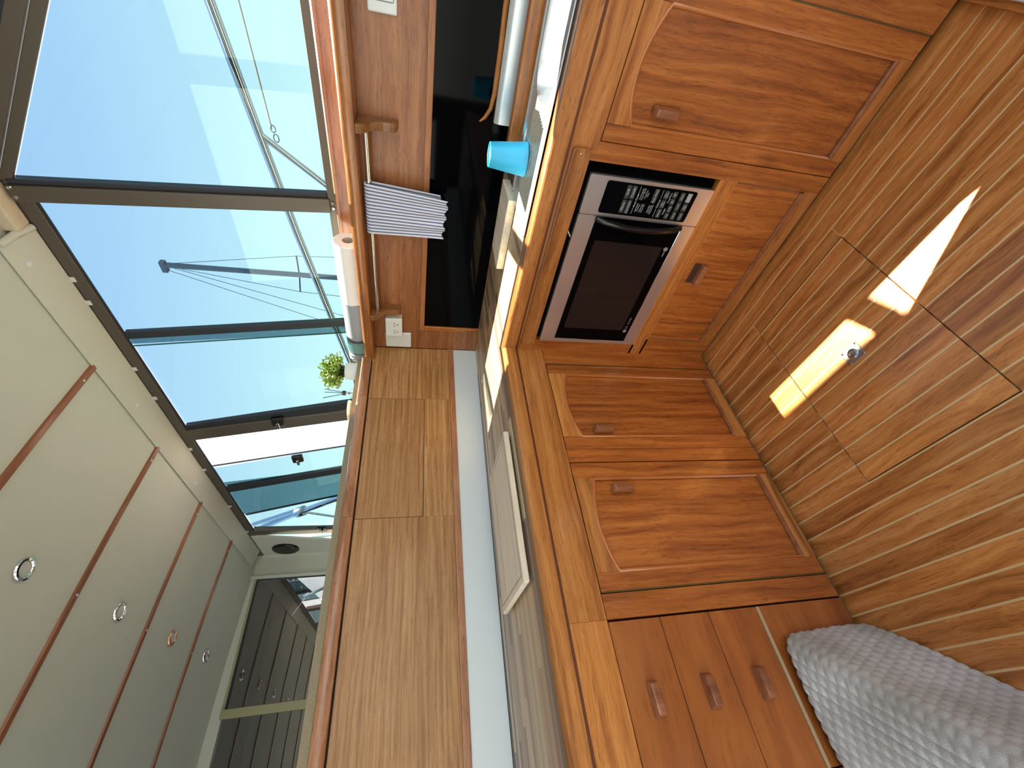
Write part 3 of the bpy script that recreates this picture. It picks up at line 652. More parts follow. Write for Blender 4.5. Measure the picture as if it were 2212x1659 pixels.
# quarter light forward of the post, its head slopes down towards the bow
def hz(y): return 2.186 + (y + 0.150) * 0.665
w2 = MB(wmap())
def slant(mb, dx0, dx1, o0, o1, y0=-1.40, y1=-0.150):
    vs_ = []
    for dx in (dx0, dx1):
        for y_, o_ in ((y0, o0), (y1, o0), (y1, o1), (y0, o1)): vs_.append((dx, y_, hz(y_) + o_))
    return mb.add(vs_, [(0, 1, 2, 3), (4, 5, 6, 7), (0, 1, 5, 4), (1, 2, 6, 5), (2, 3, 7, 6), (3, 0, 4, 7)])
slant(w2, -0.008, 0.002, 0.0, 0.032).build('window_2', bronze, None, bevel=0.002); w2o = bpy.data.objects['window_2']; w2o['kind'] = 'structure'
BASE['window_2'] = Vector(w2o.location)
slant(MB(wmap()), -0.016, 0.006, 0.034, 0.074).build('upper_frame', bronze, w2o, bevel=0.002)
slant(MB(wmap()), 0.000, 0.008, 0.075, 0.118).build('windscreen_gasket', rubber, w2o, bevel=0.006)
MB(wmap()).add([(0.004, -1.40, 1.333), (0.004, -0.150, 1.333), (0.004, -0.150, hz(-0.150)), (0.004, -1.40, hz(-1.40)), (0.009, -1.40, 1.333), (0.009, -0.150, 1.333), (0.009, -0.150, hz(-0.150)), (0.009, -1.40, hz(-1.40))],
    [(0, 1, 2, 3), (4, 5, 6, 7), (0, 1, 5, 4), (1, 2, 6, 5), (2, 3, 7, 6), (3, 0, 4, 7)]).build('pane', tint_gl, w2o)
MB(wmap()).add([(0.000, -1.40, hz(-1.40) + 0.117), (0.000, -0.150, hz(-0.150) + 0.117), (0.000, -0.150, 2.40), (0.000, -1.40, 2.40), (0.010, -1.40, hz(-1.40) + 0.117), (0.010, -0.150, hz(-0.150) + 0.117), (0.010, -0.150, 2.40), (0.010, -1.40, 2.40)],
    [(0, 1, 2, 3), (4, 5, 6, 7), (0, 1, 5, 4), (1, 2, 6, 5), (2, 3, 7, 6), (3, 0, 4, 7)]).build('sun_block_panel', white_pl, w2o)  # opaque panel added to stop sun entering above the sloping head
bx('bow_lining', 0.45, 0.62, -1.95, -1.39, 1.30, 2.40, vinyl2, wr)

# ================================================================== BACK HALF-WALL
def yA(x): return 0.458 + 0.027 * (0.46 - x)
def bk(x, y, z): return (x, y + yA(x) - 0.458, z)
wb_ = struct('wall_back', (-0.4, 0.47, 0.749))
def bkp(name, x0, x1, y0, y1, z0, z1, mat, bevel=0.0): return bx(name, x0, x1, y0, y1, z0, z1, mat, wb_, bevel=bevel, xf=bk)
bkp('core', -1.30, 0.446, 0.476, 0.500, 0.0, 1.2000, gap_m)
bkp('white_splashback', -1.30, 0.446, 0.4580, 0.4750, 0.7492, 0.8535, white_lam)
bkp('splashback_trim', -1.30, 0.446, 0.4525, 0.4750, 0.8538, 0.8760, trim_m, 0.002)
bkp('panel', -1.30, -0.3488, 0.4580, 0.4750, 0.8763, 1.2040, panel_x, 0.0005)
bkp('panel', 0.1570, 0.446, 0.4580, 0.4750, 0.8763, 1.2040, panel_x, 0.0005)
bkp('panel', -0.3486, 0.1568, 0.4580, 0.4750, 0.8763, 0.9808, panel_x, 0.0005)
bkp('access_panel', -0.3470, 0.1552, 0.4580, 0.4750, 0.9825, 1.2040, panel_x, 0.0008)
for a, b_ in ((-1.30, -0.3484), (-0.3476, 0.1548), (0.1556, 0.3630)):
    MB(lambda x, y, z: bk(x, y, z)).prism([(0.4420, 1.2080), (0.4380, 1.2130), (0.4375, 1.2360), (0.4400, 1.2430), (0.4460, 1.2465), (0.4880, 1.2465), (0.4880, 1.2080)], lambda u, v, w: (w, u, v), a, b_).build('capping_rail', trim_m, wb_, smooth=True)
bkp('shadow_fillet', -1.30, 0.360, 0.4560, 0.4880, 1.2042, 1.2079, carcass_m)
shf = bx('shelf_lining', -1.30, 0.526, 0.5010, 0.95, 1.2250, 1.2720, carpet, wb_)
bx('shelf_side', -1.30, 0.526, 0.500, 0.95, 1.16, 1.2248, carcass_m, wb_)

# ================================================================== CEILING
def cz(x): return 2.25 + 0.045 * (1 - ((x + 1.0) / 1.35) ** 2)
ceil = struct('ceiling', (-1.0, 0.5, 2.2))
NX = 26; xs_ = [-2.64 + (0.352 + 2.64) * i / NX for i in range(NX + 1)]
cl = MB().prism([(x, cz(x)) for x in xs_] + [(0.47, 2.262), (0.47, 2.36), (-2.64, 2.36)], lambda u, v, w: (u, w, v), -1.95, 2.96)
cl.build('headliner', vinyl, ceil, smooth=True)
for yb in (-0.65, -0.060, 0.530, 1.110, 1.707, 2.300):
    bt = MB()
    half = 0.0145
    pts = [x for x in xs_ if x < 0.345] + [0.345]
    vs_ = []; fs = []
    for x in pts:
        yc = yb + 0.010 * (x - 0.345)
        for dy, dz in ((-half, 0.002), (-half * 0.75, -0.009), (half * 0.75, -0.009), (half, 0.002)): vs_.append((x, yc + dy, cz(x) + dz))
    for i in range(len(pts) - 1):
        for j in range(4): fs.append((i * 4 + j, i * 4 + (j + 1) % 4, (i + 1) * 4 + (j + 1) % 4, (i + 1) * 4 + j))
    fs += [(0, 1, 2, 3), tuple((len(pts) - 1) * 4 + j for j in range(4))]
    bo = bt.add(vs_, fs).build('batten', batten_m, ceil, smooth=False)
    for xs2 in (0.27, -0.33, -0.95):
        MB().lathe([(0.005, 0), (0.0045, 0.002)], (xs2, yb + 0.010 * (xs2 - 0.345), cz(xs2) - 0.009), axis=(0, 0, -1), n=10).build('screw', white_pl, bo)
cor = MB().prism([(0.340, 2.250), (0.336, 2.244), (0.350, 2.2395), (0.440, 2.2100), (0.452, 2.2095), (0.456, 2.2140), (0.457, 2.2600), (0.352, 2.2600)], lambda u, v, w: (u, w, v), 0.005, 2.800).build('trim_4', vinyl2, None, smooth=True)
cor['kind'] = 'structure'; BASE['trim_4'] = Vector(cor.location)
for xs2, yy in ((0.375, 0.085), (0.378, 0.82), (0.380, 1.55), (0.380, 2.25)):
    zz = 2.2395 - (xs2 - 0.350) * 0.3278
    MB().lathe([(0.010, 0.0), (0.009, 0.003), (0.004, 0.0045)], (xs2, yy, zz), axis=(-0.3, 0, -0.95), n=14).build('screw_cap', white_pl, cor, smooth=True)
MB().tube([(0.345, 0.0, 2.243), (0.400, -0.006, 2.228), (0.452, -0.002, 2.214)], 0.011, 10).build('rolled_end', vinyl2, cor, smooth=True)
t6 = bx('head_light_stop', 0.4575, 0.474, -0.150, 2.960, 2.2085, 2.3600, bronze, None); t6['kind'] = 'structure'  # added strip closing the light leak between window head and ceiling
t5 = bx('trim_5', 0.400, 0.458, -0.145, -0.012, 2.215, 2.258, stain, None, bevel=0.006); t5['kind'] = 'structure'
# ceiling lamps
for i, (x, y_, ring_m, lab) in enumerate(((-0.330, 0.806, chrome, 'round chrome ceiling downlight nearest the camera, largest of the row of four'), (-0.312, 1.429, chrome, 'round chrome ceiling downlight, second in the row from the camera'),
                                     (-0.306, 2.000, copper, 'round ceiling downlight with a coppery ring, third in the row'), (-0.306, 2.528, chrome, 'round chrome ceiling downlight nearest the rear window, last of the row'))):
    zc = cz(x)
    lp = thing('ceiling_downlight', lab, 'lamp', (x, y_, zc - 0.012), 'row of ceiling downlights')
    MB().lathe([(0.040, 0.0), (0.040, -0.003), (0.036, -0.009), (0.030, -0.010), (0.027, -0.006), (0.026, -0.002)], (x, y_, zc), n=36).build('ring', ring_m, lp, smooth=True)
    MB().lathe([(0.0262, -0.001), (0.0262, -0.005), (0.018, -0.0075), (0.002, -0.0085)], (x, y_, zc), n=30).build('lens', lens_m, lp, smooth=True)

# ================================================================== REAR WALL, SPEAKER PANEL
YR = 2.92
wre = struct('wall_rear', (-0.8, YR, 0))
mR = lambda u, v, w: (u, YR + 0.02 - w, v)
MB().prism([(-2.64, -0.02), (0.60, -0.02), (0.60, 2.30), (-2.64, 2.30)], mR, -0.02, 0.02,
   [[(-0.560, 0.9), (0.284, 0.9), (0.284, 2.226), (-0.560, 2.226)], [(-1.60, 0.3), (-0.612, 0.3), (-0.612, 2.222), (-1.60, 2.222)]]).build('panel', vinyl2, wre)
bx('return_strip', 0.268, 0.287, YR - 0.030, YR, 1.2, 2.262, vinyl, wre, bevel=0.003)
for a, zz in ((0.30, 2.236), (0.415, 2.10), (0.38, 1.78)):
    MB().lathe([(0.007, 0.0), (0.006, 0.003), (0.002, 0.004)], (a, YR, zz), axis=(0, -1, 0), n=10).build('screw_cap', white_pl, wre, smooth=True)
w3 = MB().box(-0.6120, -0.5600, YR - 0.022, YR + 0.030, 0.3, 2.230); w3.build('window_3', beige, None, bevel=0.003); w3o = bpy.data.objects['window_3']; w3o['kind'] = 'structure'; BASE['window_3'] = Vector(w3o.location)
bx('head_track', -0.5600, 0.2840, YR - 0.012, YR + 0.03, 2.214, 2.2300, beige, w3o, bevel=0.002)
bx('side_track', 0.2680, 0.2840, YR - 0.006, YR + 0.03, 0.9, 2.214, rubber, w3o)
bx('head_gasket', -0.5600, 0.2680, YR - 0.004, YR + 0.02, 2.204, 2.214, rubber, w3o)
bx('pane', -0.5600, 0.2680, YR + 0.006, YR + 0.012, 0.9, 2.206, rear_gl, w3o)
bx('pane', -1.60, -0.6120, YR + 0.006, YR + 0.012, 0.3, 2.222, rear_gl, w3o)
spk_p = MB().prism([(2.50, 2.205), (2.915, 2.205), (2.915, 1.20), (2.78, 1.20)], mB, -0.468, -0.452).build('speaker_panel', vinyl2, wre, bevel=0.004)
for yy, zz in ((2.54, 2.17), (2.88, 2.17), (2.86, 1.62)):
    MB().lathe([(0.007, 0.0), (0.006, 0.003), (0.002, 0.004)], (0.452, yy, zz), axis=(-1, 0, 0), n=10).build('screw_cap', white_pl, spk_p, smooth=True)
spk = thing('speaker', 'round dark grey loudspeaker set in the cream corner panel', 'speaker', (0.448, 2.78, 1.91))
MB().lathe([(0.100, 0.0), (0.100, 0.008), (0.092, 0.014)], (0.452, 2.780, 2.015), axis=(-1, 0, 0), n=40).build('rim', black_pl, spk, smooth=True)
MB().lathe([(0.091, 0.0125), (0.070, 0.016), (0.002, 0.0175)], (0.452, 2.780, 2.015), axis=(-1, 0, 0), n=40).build('grille', speaker_m, spk, smooth=True)
bx('badge', 0.4335, 0.4350, 2.735, 2.750, 1.945, 1.952, chrome, spk)

# ================================================================== UNSEEN SIDES OF THE CABIN (window openings enlarged to brighten the lower cabin)
wl = struct('wall_left', (-2.64, 0.5, 0))
MB().prism([(-1.95, -0.02), (2.96, -0.02), (2.96, 2.30), (-1.95, 2.30)], lambda u, v, w: (-2.64 - w, u, v), 0, 0.05, [[(-1.7, 0.25), (0.3, 0.25), (0.3, 2.15), (-1.7, 2.15)], [(0.5, 0.9), (2.5, 0.9), (2.5, 2.15), (0.5, 2.15)]]).build('lining', panel_y, wl)
w4 = MB().box(-2.665, -2.66, -1.7, 0.3, 0.25, 2.15); w4.build('window_4', open_gl, None)['kind'] = 'structure'
w5 = MB().box(-2.665, -2.66, 0.5, 2.5, 0.9, 2.15); w5.build('window_5', open_gl, None)['kind'] = 'structure'
wf = struct('wall_front', (-1.0, -1.93, 0))
MB().prism([(-2.64, -0.02), (0.62, -0.02), (0.62, 2.30), (-2.64, 2.30)], lambda u, v, w: (u, -1.93 - w, v), 0, 0.05, [[(-2.4, 0.25), (-1.1, 0.25), (-1.1, 2.15), (-2.4, 2.15)], [(-0.95, 0.7), (0.3, 0.7), (0.3, 2.15), (-0.95, 2.15)]]).build('lining', panel_x, wf)
MB().box(-2.4, -1.1, -1.960, -1.955, 0.25, 2.15).build('window_6', open_gl, None)['kind'] = 'structure'
MB().box(-0.95, 0.3, -1.960, -1.955, 0.7, 2.15).build('window_7', open_gl, None)['kind'] = 'structure'

# ================================================================== SMALL THINGS ON THE SIDE WALL
rail = thing('towel_rail', 'stainless rail on two curved teak brackets under the window ledge', 'towel rail', (0.41, -0.12, 1.086))
prof = [(0.4475, 1.1988), (0.3660, 1.1988), (0.3650, 1.190), (0.3670, 1.181), (0.378, 1.171), (0.394, 1.160), (0.404, 1.145), (0.409, 1.126), (0.409, 1.108), (0.411, 1.096), (0.418, 1.088), (0.4475, 1.086)]
for y0 in (-0.472, 0.212):
    MB().prism(prof, lambda u, v, w: (u, w, v), y0, y0 + 0.024).build('bracket', wood('bracket_teak', axis='z', dark=(100, 62, 30), mid=(134, 88, 46), light=(156, 106, 60)) if y0 < 0 else bpy.data.materials['bracket_teak'], rail, bevel=0.003)
MB().tube([(0.400, -0.449, 1.1745), (0.400, 0.2115, 1.1745)], 0.0082, 14).build('bar', chrome, rail, smooth=True)
# towel
tw = MB(); NU, NV = 60, 70; uv = []
fl_, bl_ = 0.243, 0.222
for j in range(NV + 1):
    s_ = -bl_ + (fl_ + bl_ + 0.034) * j / NV
    for i in range(NU + 1):
        u = i / NU
        if s_ < 0: x, z = 0.4125, 1.176 + s_
        elif s_ < 0.034: a = s_ / 0.034 * math.pi; x, z = 0.400 + 0.0125 * math.cos(a), 1.176 + 0.0125 * math.sin(a)
        else: x, z = 0.3875, 1.176 - (s_ - 0.034)
        d = max(0, (1.176 - z) / 0.235)
        y = -0.2985 + 0.1665 * u + (0.020 * (1 - u) * d) + (-0.012 * u * d)
        fold = math.sin(u * 19 + 1.2 * d) * 0.0032 * d ** 1.5 * (0.4 + u) + math.sin(u * 7 + 2) * 0.003 * d
        x += -fold - (0.006 * d if s_ > 0.034 else 0) + (0.002 * d if s_ < 0 else 0)
        if s_ > 0.034: z += 0.010 * d * (u - 0.35) + 0.004 * math.sin(u * 23) * d ** 3
        else: z += -0.004 * math.sin(u * 20) * d ** 3
        tw.v.append(Vector((x, y, z))); uv.append((u, j / NV))
for j in range(NV):
    for i in range(NU):
        a = j * (NU + 1) + i; tw.f.append((a, a + 1, a + NU + 2, a + NU + 1))
tw.uv = uv
two = tw.build('tea_towel', towel_m, None, smooth='all', solid=1)
sm = two.modifiers.new('thickness', 'SOLIDIFY'); sm.thickness = 0.0028; sm.offset = 0
tag(two, 'blue and white striped tea towel folded over the stainless rail', 'towel')
# power sockets
def slot(par, u, v, w, ang, l=0.0075):
    c_, s_ = math.cos(ang), math.sin(ang); a, b_ = l / 2, 0.0011
    MB().prism([(u + c_ * p - s_ * q, v + s_ * p + c_ * q) for p, q in ((-a, -b_), (a, -b_), (a, b_), (-a, b_))], mB, w, w + 0.0006).build('pin_slot', gap_m, par)
so = thing('power_socket', 'white double power socket on a mounting block under the teak bracket', 'socket', (0.43, 0.308, 1.078))
mb_ = MB().prism([(0.262, 1.081), (0.357, 1.081), (0.357, 1.146), (0.262, 1.146)], mB, -0.4475, -0.4190).build('mounting_block', plain('cream_plastic', (206, 202, 178), 0.5), so, bevel=0.003)
fp = MB().prism([(0.2605, 1.0795), (0.3585, 1.0795), (0.3585, 1.1475), (0.2605, 1.1475)], mB, -0.4190, -0.4110).build('face_plate', white_pl, so, bevel=0.003)
for u in (0.278, 0.346):
    MB().prism([(u - 0.007, 1.129), (u + 0.007, 1.129), (u + 0.007, 1.142), (u - 0.007, 1.142)], mB, -0.4112, -0.4075).build('switch', white_pl, fp, bevel=0.002)
for c_u in (0.292, 0.330):
    slot(fp, c_u - 0.0065, 1.1115, -0.4108, math.radians(115)); slot(fp, c_u + 0.0065, 1.1115, -0.4108, math.radians(65)); slot(fp, c_u, 1.0985, -0.4108, math.radians(90))
bpn = MB().prism([(0.3620, 1.0430), (0.4470, 1.0430), (0.4470, 1.1520), (0.3620, 1.1520)], mB, -0.4477, -0.4390).build('blank_wall_plate', white_pl, None, bevel=0.004)
tag(bpn, 'blank white wall plate in the corner next to the double socket', 'wall plate')
so2 = thing('power_socket', 'white power socket at the photo edge, on the teak wall above the sink', 'socket', (0.445, -0.765, 1.08))
fp2 = MB().prism([(-0.825, 1.084), (-0.7075, 1.084), (-0.7075, 1.1555), (-0.825, 1.1555)], mB, -0.4477, -0.4390).build('face_plate', white_pl, so2, bevel=0.004)
ins = MB().prism([(-0.817, 1.092), (-0.7330, 1.092), (-0.7330, 1.1480), (-0.817, 1.1480)], mB, -0.4392, -0.4375).build('insert', white_pl, fp2, bevel=0.0015) if False else None
MB().tube([mB(-0.817, 1.092, -0.4385), mB(-0.7335, 1.092, -0.4385), mB(-0.7320, 1.094, -0.4385), mB(-0.7320, 1.146, -0.4385), mB(-0.7335, 1.148, -0.4385), mB(-0.817, 1.148, -0.4385)], 0.0008, 6, closed=True).build('insert_edge', grey_pl, fp2)
MB().prism([(-0.7475, 1.128), (-0.7365, 1.128), (-0.7365, 1.142), (-0.7475, 1.142)], mB, -0.4392, -0.4345).build('switch', white_pl, fp2, bevel=0.002)
slot(fp2, -0.7400, 1.1135, -0.4388, math.radians(60), 0.009); slot(fp2, -0.7560, 1.1135, -0.4388, math.radians(120), 0.009)

# ================================================================== LEDGE: ROLLS
RX, RZ, RR = 0.447, 1.2650, 0.0515
r1 = thing('paper_towel_roll', 'white paper towel roll lying on the teak window ledge', 'paper roll', (RX, 0.065, 1.2135))
MB().lathe([(0.0205, 0.0), (0.0490, 0.0), (0.0515, 0.003), (0.0520, 0.12), (0.0510, 0.255), (0.0205, 0.255), (0.0205, 0.0)], (RX, -0.062, RZ), axis=(0, 1, 0), n=40).build('paper', paper, r1, smooth=True)
MB().lathe([(0.0203, 0.001), (0.0203, 0.254), (0.0185, 0.254), (0.0185, 0.001), (0.0203, 0.001)], (RX, -0.062, RZ), axis=(0, 1, 0), n=28).build('cardboard_core', plain('cardboard', (176, 178, 172), 0.9), r1, smooth=True)
r2 = thing('cloth_roll', 'grey cleaning cloth roll with a teal printed band, on the ledge beside the plant', 'cloth roll', (RX, 0.36, 1.2135))
MB().lathe([(0.002, 0.0), (0.0470, 0.0), (0.0492, 0.003), (0.0496, 0.15), (0.0492, 0.315), (0.0470, 0.318), (0.002, 0.318)], (RX, 0.1995, RZ - 0.0010), axis=(0, 1, 0), n=40).build('cloth', cloth_grey, r2, smooth=True)
for a, b_, mt in ((0.185, 0.200, grey_pl), (0.200, 0.262, teal), (0.262, 0.268, grey_pl)):
    MB().lathe([(0.0496, a), (0.0501, a), (0.0501, b_), (0.0496, b_)], (RX, 0.1995, RZ - 0.0010), axis=(0, 1, 0), n=40).build('printed_band', mt, r2, smooth=True)

# ================================================================== SHELF BEHIND THE HALF-WALL: PLANT, DIFFUSER, BOWL
SZ = 1.2720
PX, PY = 0.392, 0.568
pl = thing('potted_plant', 'small bushy green plant in a white pot on the speckled shelf', 'plant', (PX, PY, SZ))
MB().lathe([(0.0300, 0.0), (0.0370, 0.004), (0.0385, 0.030), (0.0370, 0.054), (0.0345, 0.057), (0.0335, 0.050), (0.002, 0.048)], (PX, PY, SZ), n=32).build('pot', pot_m, pl, smooth=True)
MB().lathe([(0.0330, 0.046), (0.020, 0.056), (0.002, 0.058)], (PX, PY, SZ), n=20).build('moss', soil, pl, smooth=True)
rng = random.Random(3)
lf = MB(); st = MB()
for i in range(150):
    th = rng.uniform(0, 2 * math.pi); ph = math.acos(rng.uniform(-0.25, 1)); rr = rng.uniform(0.75, 1.0)
    tip = Vector((PX + 0.088 * rr * math.sin(ph) * math.cos(th), PY + 0.088 * rr * math.sin(ph) * math.sin(th), SZ + 0.092 + 0.074 * rr * math.cos(ph)))
    root = Vector((PX + rng.uniform(-.02, .02), PY + rng.uniform(-.02, .02), SZ + 0.055))
    mid2 = (tip + root) / 2 + Vector((0, 0, 0.012))
    st.tube([root, mid2, tip], 0.0008, 4)
    for k in range(9):
        f_ = 0.45 + 0.55 * k / 8; p = root.lerp(mid2, f_ * 2) if f_ < 0.5 else mid2.lerp(tip, (f_ - 0.5) * 2)
        d = Vector((rng.uniform(-1, 1), rng.uniform(-1, 1), rng.uniform(-0.6, 1))).normalized(); L = rng.uniform(0.011, 0.017); n_ = d.orthogonal().normalized(); sd = d.cross(n_)
        ang = rng.uniform(0, 6.28); wv = (n_ * math.cos(ang) + sd * math.sin(ang)) * L * 0.36; up_ = d.cross(wv).normalized() * L * 0.10
        lf.add([p, p + d * L * 0.35 + wv * 0.85, p + d * L * 0.75 + wv * 0.75, p + d * L, p + d * L * 0.75 - wv * 0.75, p + d * L * 0.35 - wv * 0.85, p + d * L * 0.5 - up_], [(0, 1, 6), (1, 2, 6), (2, 3, 6), (3, 4, 6), (4, 5, 6), (5, 0, 6)])
fo = lf.build('foliage', leaf_m, pl, solid=1); fo['kind'] = 'stuff'
sto = st.build('stems', soil, pl); sto['kind'] = 'stuff'
DX, DY = 0.268, 0.572
df = thing('reed_diffuser', 'clear glass reed diffuser with black sticks beside the potted plant', 'diffuser', (DX, DY, SZ))
MB().lathe([(0.002, 0.0), (0.0200, 0.0), (0.0210, 0.004), (0.0205, 0.022), (0.0125, 0.030), (0.0085, 0.034), (0.0085, 0.042), (0.0065, 0.042), (0.0065, 0.033), (0.0185, 0.022), (0.0190, 0.005), (0.002, 0.004)], (DX, DY, SZ), n=28).build('bottle', clear_gl, df, smooth=True)
MB().lathe([(0.0095, 0.040), (0.0100, 0.041), (0.0100, 0.055), (0.0092, 0.056), (0.004, 0.056)], (DX, DY, SZ), n=20).build('collar', black_pl, df, smooth=True)
for a, b_ in ((0.020, 0.000), (0.008, 0.006), (-0.026, 0.004), (-0.034, -0.006), (-0.018, 0.012)):
    MB().tube([(DX - a * 0.25, DY - b_ * 0.25, SZ + 0.010), (DX + a, DY + b_, SZ + 0.130)], 0.0013, 6).build('reed', stick_m, df)
bw = MB().lathe([(0.012, 0.0), (0.030, 0.003), (0.040, 0.012), (0.0425, 0.020), (0.040, 0.020), (0.028, 0.007), (0.002, 0.005)], (0.172, 0.566, SZ), n=32).build('bowl', white_pl, None, smooth=True)
tag(bw, 'white rounded dish edge just showing behind the teak capping rail', 'dish')

# ================================================================== KNITTED THROW ON A LOW BENCH
Ld = Vector((-0.565, -0.825, 0)); c0 = Vector((-0.868, -0.012, 0))
HT, RD = 0.232, 0.035
kb = MB(); NS, NT = 250, 250; ST, TT = 0.62, 0.66
nrm = Vector((0.825, -0.565, 0))
def kprof(t_):
    a = HT - RD; arc = RD * math.pi / 2
    if t_ < a: return (0.0, 0.004 + t_ * (1 - 0.004 / a), nrm)
    if t_ < a + arc:
        an = (t_ - a) / RD; return (RD * (1 - math.cos(an)) , a + RD * math.sin(an), (nrm * math.cos(an) + Vector((0, 0, 1)) * math.sin(an)))
    return (RD + (t_ - a - arc), HT, Vector((0, 0, 1)))
for i in range(NS + 1):
    s_ = ST * i / NS
    for j in range(NT + 1):
        t_ = TT * j / NT
        off, z, nn = kprof(t_)
        u = t_ / 0.0215; v = s_ / 0.0200
        col_ = math.floor(u); fu = u - col_
        ph = v + (0.5 if col_ % 2 else 0.0) + 0.35 * abs(fu - 0.5)
        hgt = (abs(math.sin(math.pi * fu)) ** 0.7) * (0.45 + 0.55 * abs(math.sin(math.pi * ph)) ** 0.8)
        wob_ = 0.005 * math.sin(s_ * 17 + t_ * 5) + 0.004 * math.sin(t_ * 23 + s_ * 9)
        rnd = min(1.0, s_ / 0.02); rr_ = 0.010 * (1 - math.sqrt(max(0, 1 - (1 - rnd) ** 2)))
        p = c0 + Ld * s_ + Vector((-1, 0, 0)) * off * 1.0 + Vector((0, 0, z)) + nn * (0.0058 * hgt + wob_ * 0.6 - rr_)
        if p.z < 0.003: p.z = 0.003
        if p.y > -0.006: p.y = -0.006
        kb.v.append(p)
for i in range(NS):
    for j in range(NT):
        a = i * (NT + 1) + j; kb.f.append((a, a + 1, a + NT + 2, a + NT + 1))
# close the outside so the throw has a body under it
o0 = len(kb.v)
far = [kb.v[j] for j in range(NT + 1)]; near = [kb.v[NS * (NT + 1) + j] for j in range(NT + 1)]
kn = kb.build('knitted_throw', knit_m, None, smooth='all', solid=1)
tag(kn, 'chunky grey knitted throw draped over a low bench in front of the drawers', 'throw')
bnc = MB().prism([(c0.x - 0.035, c0.y - 0.012), (c0.x - 0.035 + Ld.x * 0.6, c0.y - 0.012 + Ld.y * 0.6), (c0.x - 0.45 + Ld.x * 0.6, c0.y - 0.012 + Ld.y * 0.6), (c0.x - 0.45, c0.y - 0.012)], mid_, 0.001, 0.205).build('low_bench', carcass_m, None)
tag(bnc, 'low bench hidden under the grey knitted throw', 'bench')

# ================================================================== STEP AND MAT AT THE RIGHT EDGE
stp = bx('door_sill', -0.9, -0.002, -1.060, -0.9780, 0.0005, 0.0180, teak_x, None, bevel=0.002)
tag(stp, 'dark teak threshold board across the floor at the photo edge', 'threshold')
mat_ = bx('floor_mat', -0.9, -0.055, -1.40, -0.9900, 0.0185, 0.0300, white_pl, None, bevel=0.004)
tag(mat_, 'white mat edge lying on the teak threshold at the photo corner', 'mat')

# ================================================================== OUTSIDE
hr = thing('handrail', 'polished stainless guardrail outside the side windows with a diagonal brace', 'handrail', (1.1, 0.2, 0.6))
MB().tube([(1.10, -1.6, 1.900), (1.10, -0.54, 1.747), (1.10, -0.121, 1.687), (1.10, 0.318, 1.621), (1.10, 1.116, 1.480), (1.10, 1.9, 1.33)], 0.0185, 14).build('top_rail', chrome, hr, smooth=True)
MB().tube([(1.10, -0.121, 1.683), (1.10, 0.072, 1.438), (1.10, 0.60, 0.77)], 0.0135, 12).build('brace', chrome, hr, smooth=True)
MB().tube([(1.10, 1.85, 1.335), (1.10, 1.85, 0.6)], 0.0135, 12).build('post', chrome, hr, smooth=True)
rp2 = thing('lifeline', 'thin grey lifeline shackled to the stainless guardrail brace', 'rope', (1.1, -0.6, 1.63))
MB().tube([(1.10, -1.7, 1.70), (1.10, -0.556, 1.652), (1.10, -0.150, 1.633)], 0.0030, 6).build('line', rope_m, rp2)
MB().tube([(1.10, -0.150 + 0.014 * math.cos(a), 1.628 + 0.009 * math.sin(a)) for a in [k * math.pi / 6 for k in range(12)]], 0.003, 6, closed=True).build('shackle', steel, rp2)
MB().tube([(1.09, -0.118 + 0.016 * math.cos(a), 1.620 + 0.010 * math.sin(a)) for a in [k * math.pi / 6 for k in range(12)]], 0.003, 6, closed=True).build('shackle', steel, rp2)
ms = thing('sailboat_mast', 'distant sailing boat mast with spreaders and stays against the sky', 'mast', (14, 10, 0))
MB().tube([(14, 10.0, 0.0), (14, 10.0, 10.2)], 0.10, 10).build('mast', mast_m, ms, smooth=True)
MB().tube([(14, 9.15, 5.58), (14, 10.0, 5.62), (14, 10.82, 5.73)], 0.035, 8).build('spreader', mast_m, ms, smooth=True)
MB().box(13.9, 14.1, 9.85, 10.28, 10.15, 10.32).build('masthead', mast_m, ms)
for pts in (((14, 9.95, 10.15), (14, 9.15, 5.58), (14, 9.0, 3.0)), ((14, 10.05, 10.15), (14, 10.82, 5.73), (14, 11.0, 3.0)), ((14, 10.25, 10.1), (14, 12.6, 4.4), (14, 13.2, 3.0)), ((14, 10.1, 10.0), (14, 11.9, 4.4), (14, 12.3, 3.0))):
    MB().tube(pts, 0.011, 5).build('stay', wire_m, ms)
cf = thing('canopy_frame', 'stainless canopy poles seen through the far end of the side window', 'canopy frame', (1.2, 3.8, 1.0))
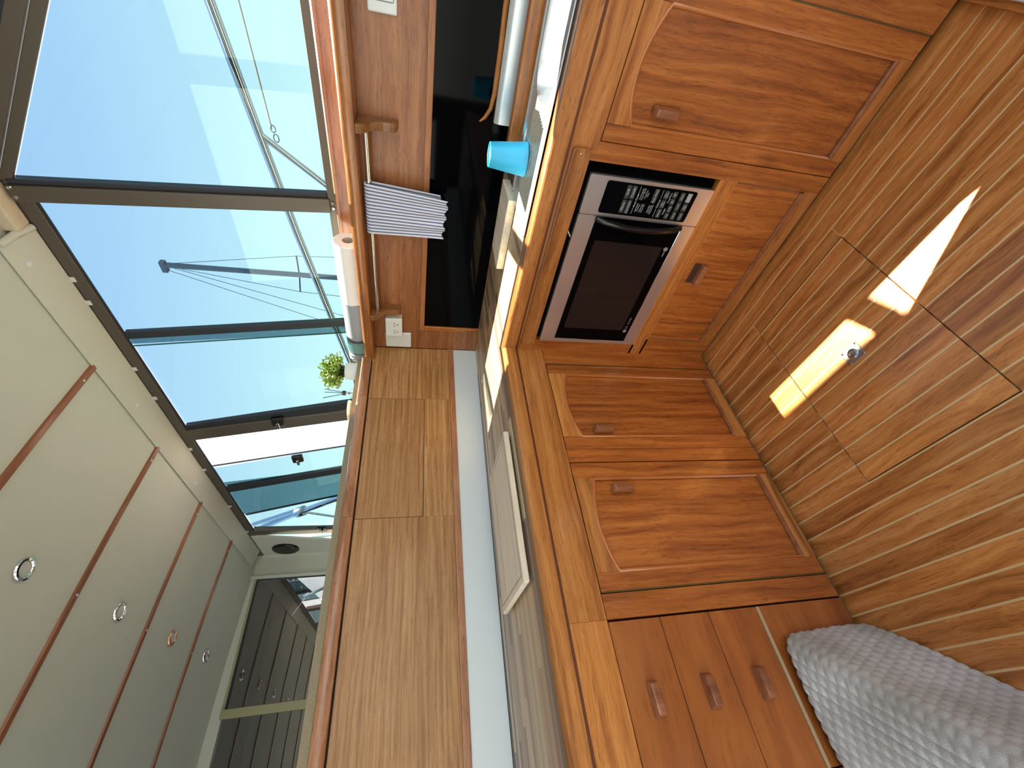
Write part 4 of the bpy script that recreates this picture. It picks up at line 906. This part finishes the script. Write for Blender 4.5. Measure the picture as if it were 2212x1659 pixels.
MB().tube([(1.2, 4.35, 3.0), (1.2, 3.713, 2.195), (1.2, 3.30, 1.60), (1.2, 2.9, 1.02)], 0.030, 12).build('pole', chrome, cf, smooth=True)
MB().tube([(1.22, 4.20, 3.0), (1.22, 3.76, 2.30), (1.22, 3.713, 2.21)], 0.024, 12).build('pole', chrome, cf, smooth=True)
MB().tube([(1.2, 3.72, 2.175), (1.2, 3.90, 1.82), (1.2, 4.2, 1.2)], 0.013, 10).build('strut', chrome, cf, smooth=True)
MB().lathe([(0.052, -0.05), (0.056, -0.04), (0.056, 0.04), (0.052, 0.05)], (1.2, 3.713, 2.195), axis=(0, 0.6, 0.8), n=16).build('clamp', steel, cf, smooth=True)
cn = thing('cockpit_canopy', 'dark canvas cockpit canopy beyond the rear window', 'canopy', (-0.6, 4.0, 1.0))
bx('shade_roof', -2.6, 0.80, 3.02, 4.50, 2.46, 2.50, canopy_m, cn)  # unseen roof added to keep sky light off the dark curtain
MB().prism([(-2.6, 0.0), (0.40, 0.0), (0.40, 1.86), (0.79, 2.32), (0.79, 2.46), (-2.6, 2.46)], lambda u, v, w: (u, 4.5 + w, v), 0, 0.03).build('dark_backing_curtain', canopy_m, cn)  # curtain filled in as dark backing so the rear glass shows reflections
MB().prism([(0.385, 1.85), (0.80, 2.335), (0.80, 2.47), (0.31, 1.90)], lambda u, v, w: (u, 4.48 + w, v), 0, 0.012).build('canvas_edge', canvas, cn)
for i in range(5):
    MB().lathe([(0.012, 0.0), (0.010, 0.006), (0.003, 0.008)], (0.40 + i * 0.085, 4.48, 1.925 + i * 0.099), axis=(0, -1, 0), n=10).build('snap_button', chrome, cn)
bx('cockpit_sole', -2.6, 0.6, 3.02, 4.5, -0.05, 0.0, canopy_m, cn)
MB().tube([(0.30, 4.2, 2.20), (0.478, 4.2, 2.090), (0.578, 4.2, 1.880), (0.75, 4.2, 1.52)], 0.016, 10).build('strut', chrome, cn, smooth=True)
MB().lathe([(0.03, -0.03), (0.034, 0.0), (0.03, 0.03)], (0.478, 4.2, 2.09), axis=(0.5, 0, -0.8), n=14).build('clamp', steel, cn, smooth=True)
